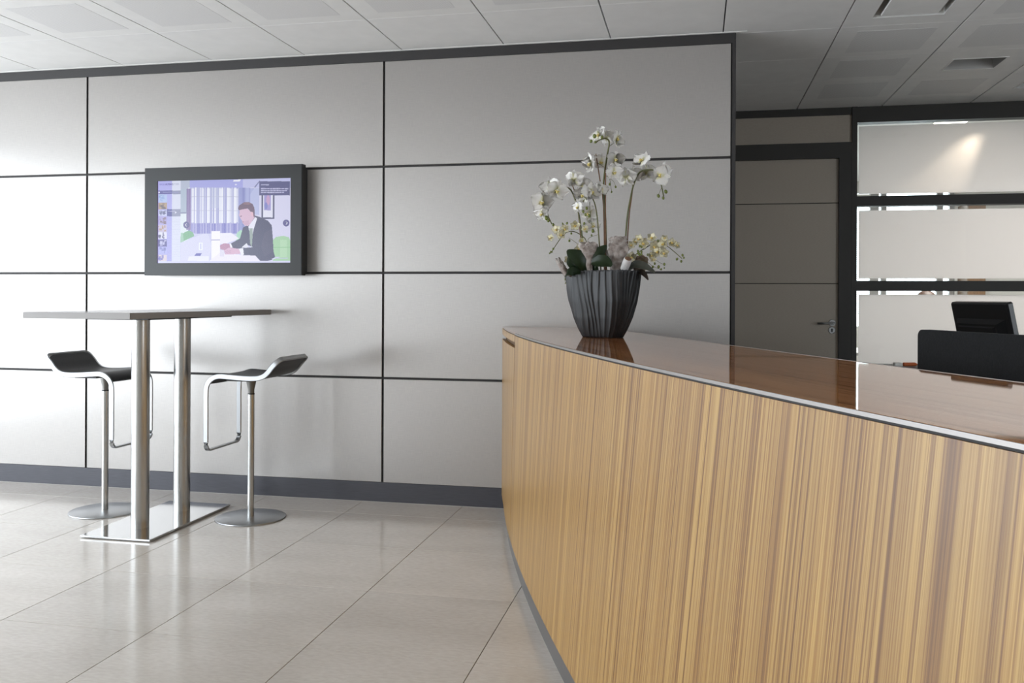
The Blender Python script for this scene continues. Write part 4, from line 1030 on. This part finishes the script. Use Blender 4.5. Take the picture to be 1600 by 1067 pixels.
for ix, iy, s in ((1055.5, 404, .8), (1064, 398, .8), (1066, 402, .6), (1062, 407.5, .75), (1026, 375, .75), (1036, 412, .8), (1021, 411, .7), (1018, 416, .75), (1027, 416, .9), (1031, 420, .6), (1010, 397, .7), (1036, 418, .5)): bud(t, pl(ix, iy, -.045), s)
for k in range(9): bud(t, pl(998+random.uniform(-4, 4), 389+random.uniform(-6, 8), -.05), .75)

# leafy plant in the pot
t = thing('leafy_plant', 'broad dark green orchid leaves over the front rim of the pot', 'plant', pl(915, MO, -.06))
leaf(t, [(912, 426, -.055), (906, 412, -.075), (896, 400, -.085), (884, 390, -.09)], [.012, .034, .036, .004], side=Vector((.75, 0, .66)))
leaf(t, [(908, 428, -.05), (898, 418, -.07), (890, 408, -.08), (886, 399, -.08)], [.008, .02, .02, .003], side=Vector((.8, .2, .6)))
leaf(t, [(906, 424, -.06), (896, 421, -.09), (886, 425, -.10), (881, 432, -.10)], [.01, .021, .02, .005], side=Vector((.3, .5, .75)))
leaf(t, [(921, 424, -.05), (930, 404, -.07), (937, 392, -.075), (946, 382, -.07)], [.012, .026, .024, .003], side=Vector((.8, .2, -.4)))
leaf(t, [(922, 410, -.07), (934, 408, -.085), (945, 409, -.09), (955, 415, -.09)], [.008, .026, .026, .006], side=Vector((.15, .3, .95)))
leaf(t, [(930, 430, -.05), (930, 420, -.07), (929, 411, -.075)], [.008, .009, .004])
t = thing('leafy_plant', 'grey green leaf hanging over the right rim of the pot', 'plant', pl(985, MO, -.03))
leaf(t, [(976, 424, -.03), (990, 414, -.06), (1005, 416, -.07), (1022, 425, -.07)], [.012, .02, .018, .003], GREYLEAF, side=Vector((.1, .5, .85)))
leaf(t, [(990, 425, -.02), (1000, 425, -.055), (1006, 430, -.06), (1011, 437, -.06)], [.008, .014, .011, .003], mottled('brown_leaf', srgb(58, 48, 40), srgb(76, 64, 52), 30, .6), side=Vector((.2, .5, .8)))

# driftwood and shell pieces
def knot(label, prof, pixbase, dy, lean, seed, rough=.35, m=WOOD, n=28):
    base = pl(*pixbase, dy); bm = bmesh.new(); rows = []
    P_ = spline([(r, z, 0) for r, z in prof], 4)
    for q in P_:
        r, z = max(q.x, .0004), q.y; row = []
        for k in range(n):
            a = 2*PI*k/n; nn = noise.noise(Vector((math.cos(a)*1.6+seed, math.sin(a)*1.6, z*34)))+.6*noise.noise(Vector((math.cos(a)*4+seed, math.sin(a)*4, z*90)))
            rr = r*(1+rough*nn)
            rr += r*.22*noise.noise(Vector((math.cos(a)*9+seed, math.sin(a)*9, z*160))); row.append(bm.verts.new(base+Vector((rr*math.cos(a)+lean*z, rr*math.sin(a)*.8, z+.009*nn))))
        rows.append(row)
    for a, b in zip(rows, rows[1:]):
        for k in range(n): bm.faces.new((a[k], a[(k+1) % n], b[(k+1) % n], b[k]))
    bm.faces.new(rows[0][::-1]); bm.faces.new(rows[-1])
    o = obj('driftwood', bm, m, None, smooth=True, angle=70)
    o.data.transform(Matrix.Translation(-base)); o.location = base
    return tag(o, label, 'driftwood', 'driftwood pieces in the black pot')
knot('goblet-shaped grey driftwood knot left of the pot centre', [(.012, 0), (.013, .03), (.014, .055), (.03, .08), (.04, .10), (.036, .116), (.02, .122), (.006, .118)], (919, 424), -.062, -.05, 1.0, .3)
knot('largest rough grey driftwood knot at the middle of the pot', [(.018, 0), (.026, .02), (.032, .05), (.04, .085), (.038, .112), (.03, .125), (.034, .142), (.026, .15), (.006, .142)], (961, 426), -.045, .03, 5.0, .42)
kn = knot('pale cut driftwood horn leaning out over the left rim', [(.018, -.005), (.0165, .02), (.014, .05), (.011, .064), (.004, .066)], (882, 428), -.05, -.62, 9.0, .22)
knot('low brown driftwood lump behind the white tube on the right', [(.02, -.01), (.03, .01), (.034, .03), (.026, .05), (.008, .056)], (996, 420), .01, .1, 12.0, .4, mottled('brown_driftwood', srgb(110, 92, 76), srgb(146, 128, 112), 40, .9, bump=.5))
bm = bmesh.new(); c0 = pl(974, 420, -.075); d0 = (pl(981, 404, -.105)-c0)
tube(bm, [c0, c0+d0*.5, c0+d0], [.016, .0175, .0165], 18)
t = thing('hollow_stick', 'pale hollow stick with a brown cut end near the right rim', 'stick', c0)
obj('stick', bm, mottled('white_bark', srgb(176, 172, 168), srgb(208, 206, 204), 30, .8), t, smooth=True, angle=50)
bm = bmesh.new(); tube(bm, [c0+d0*.97, c0+d0*1.03], .0135, 18); obj('cut_end', bm, mottled('brown_core', srgb(104, 74, 54), srgb(136, 104, 80), 40, .8), t, smooth=True, angle=50)
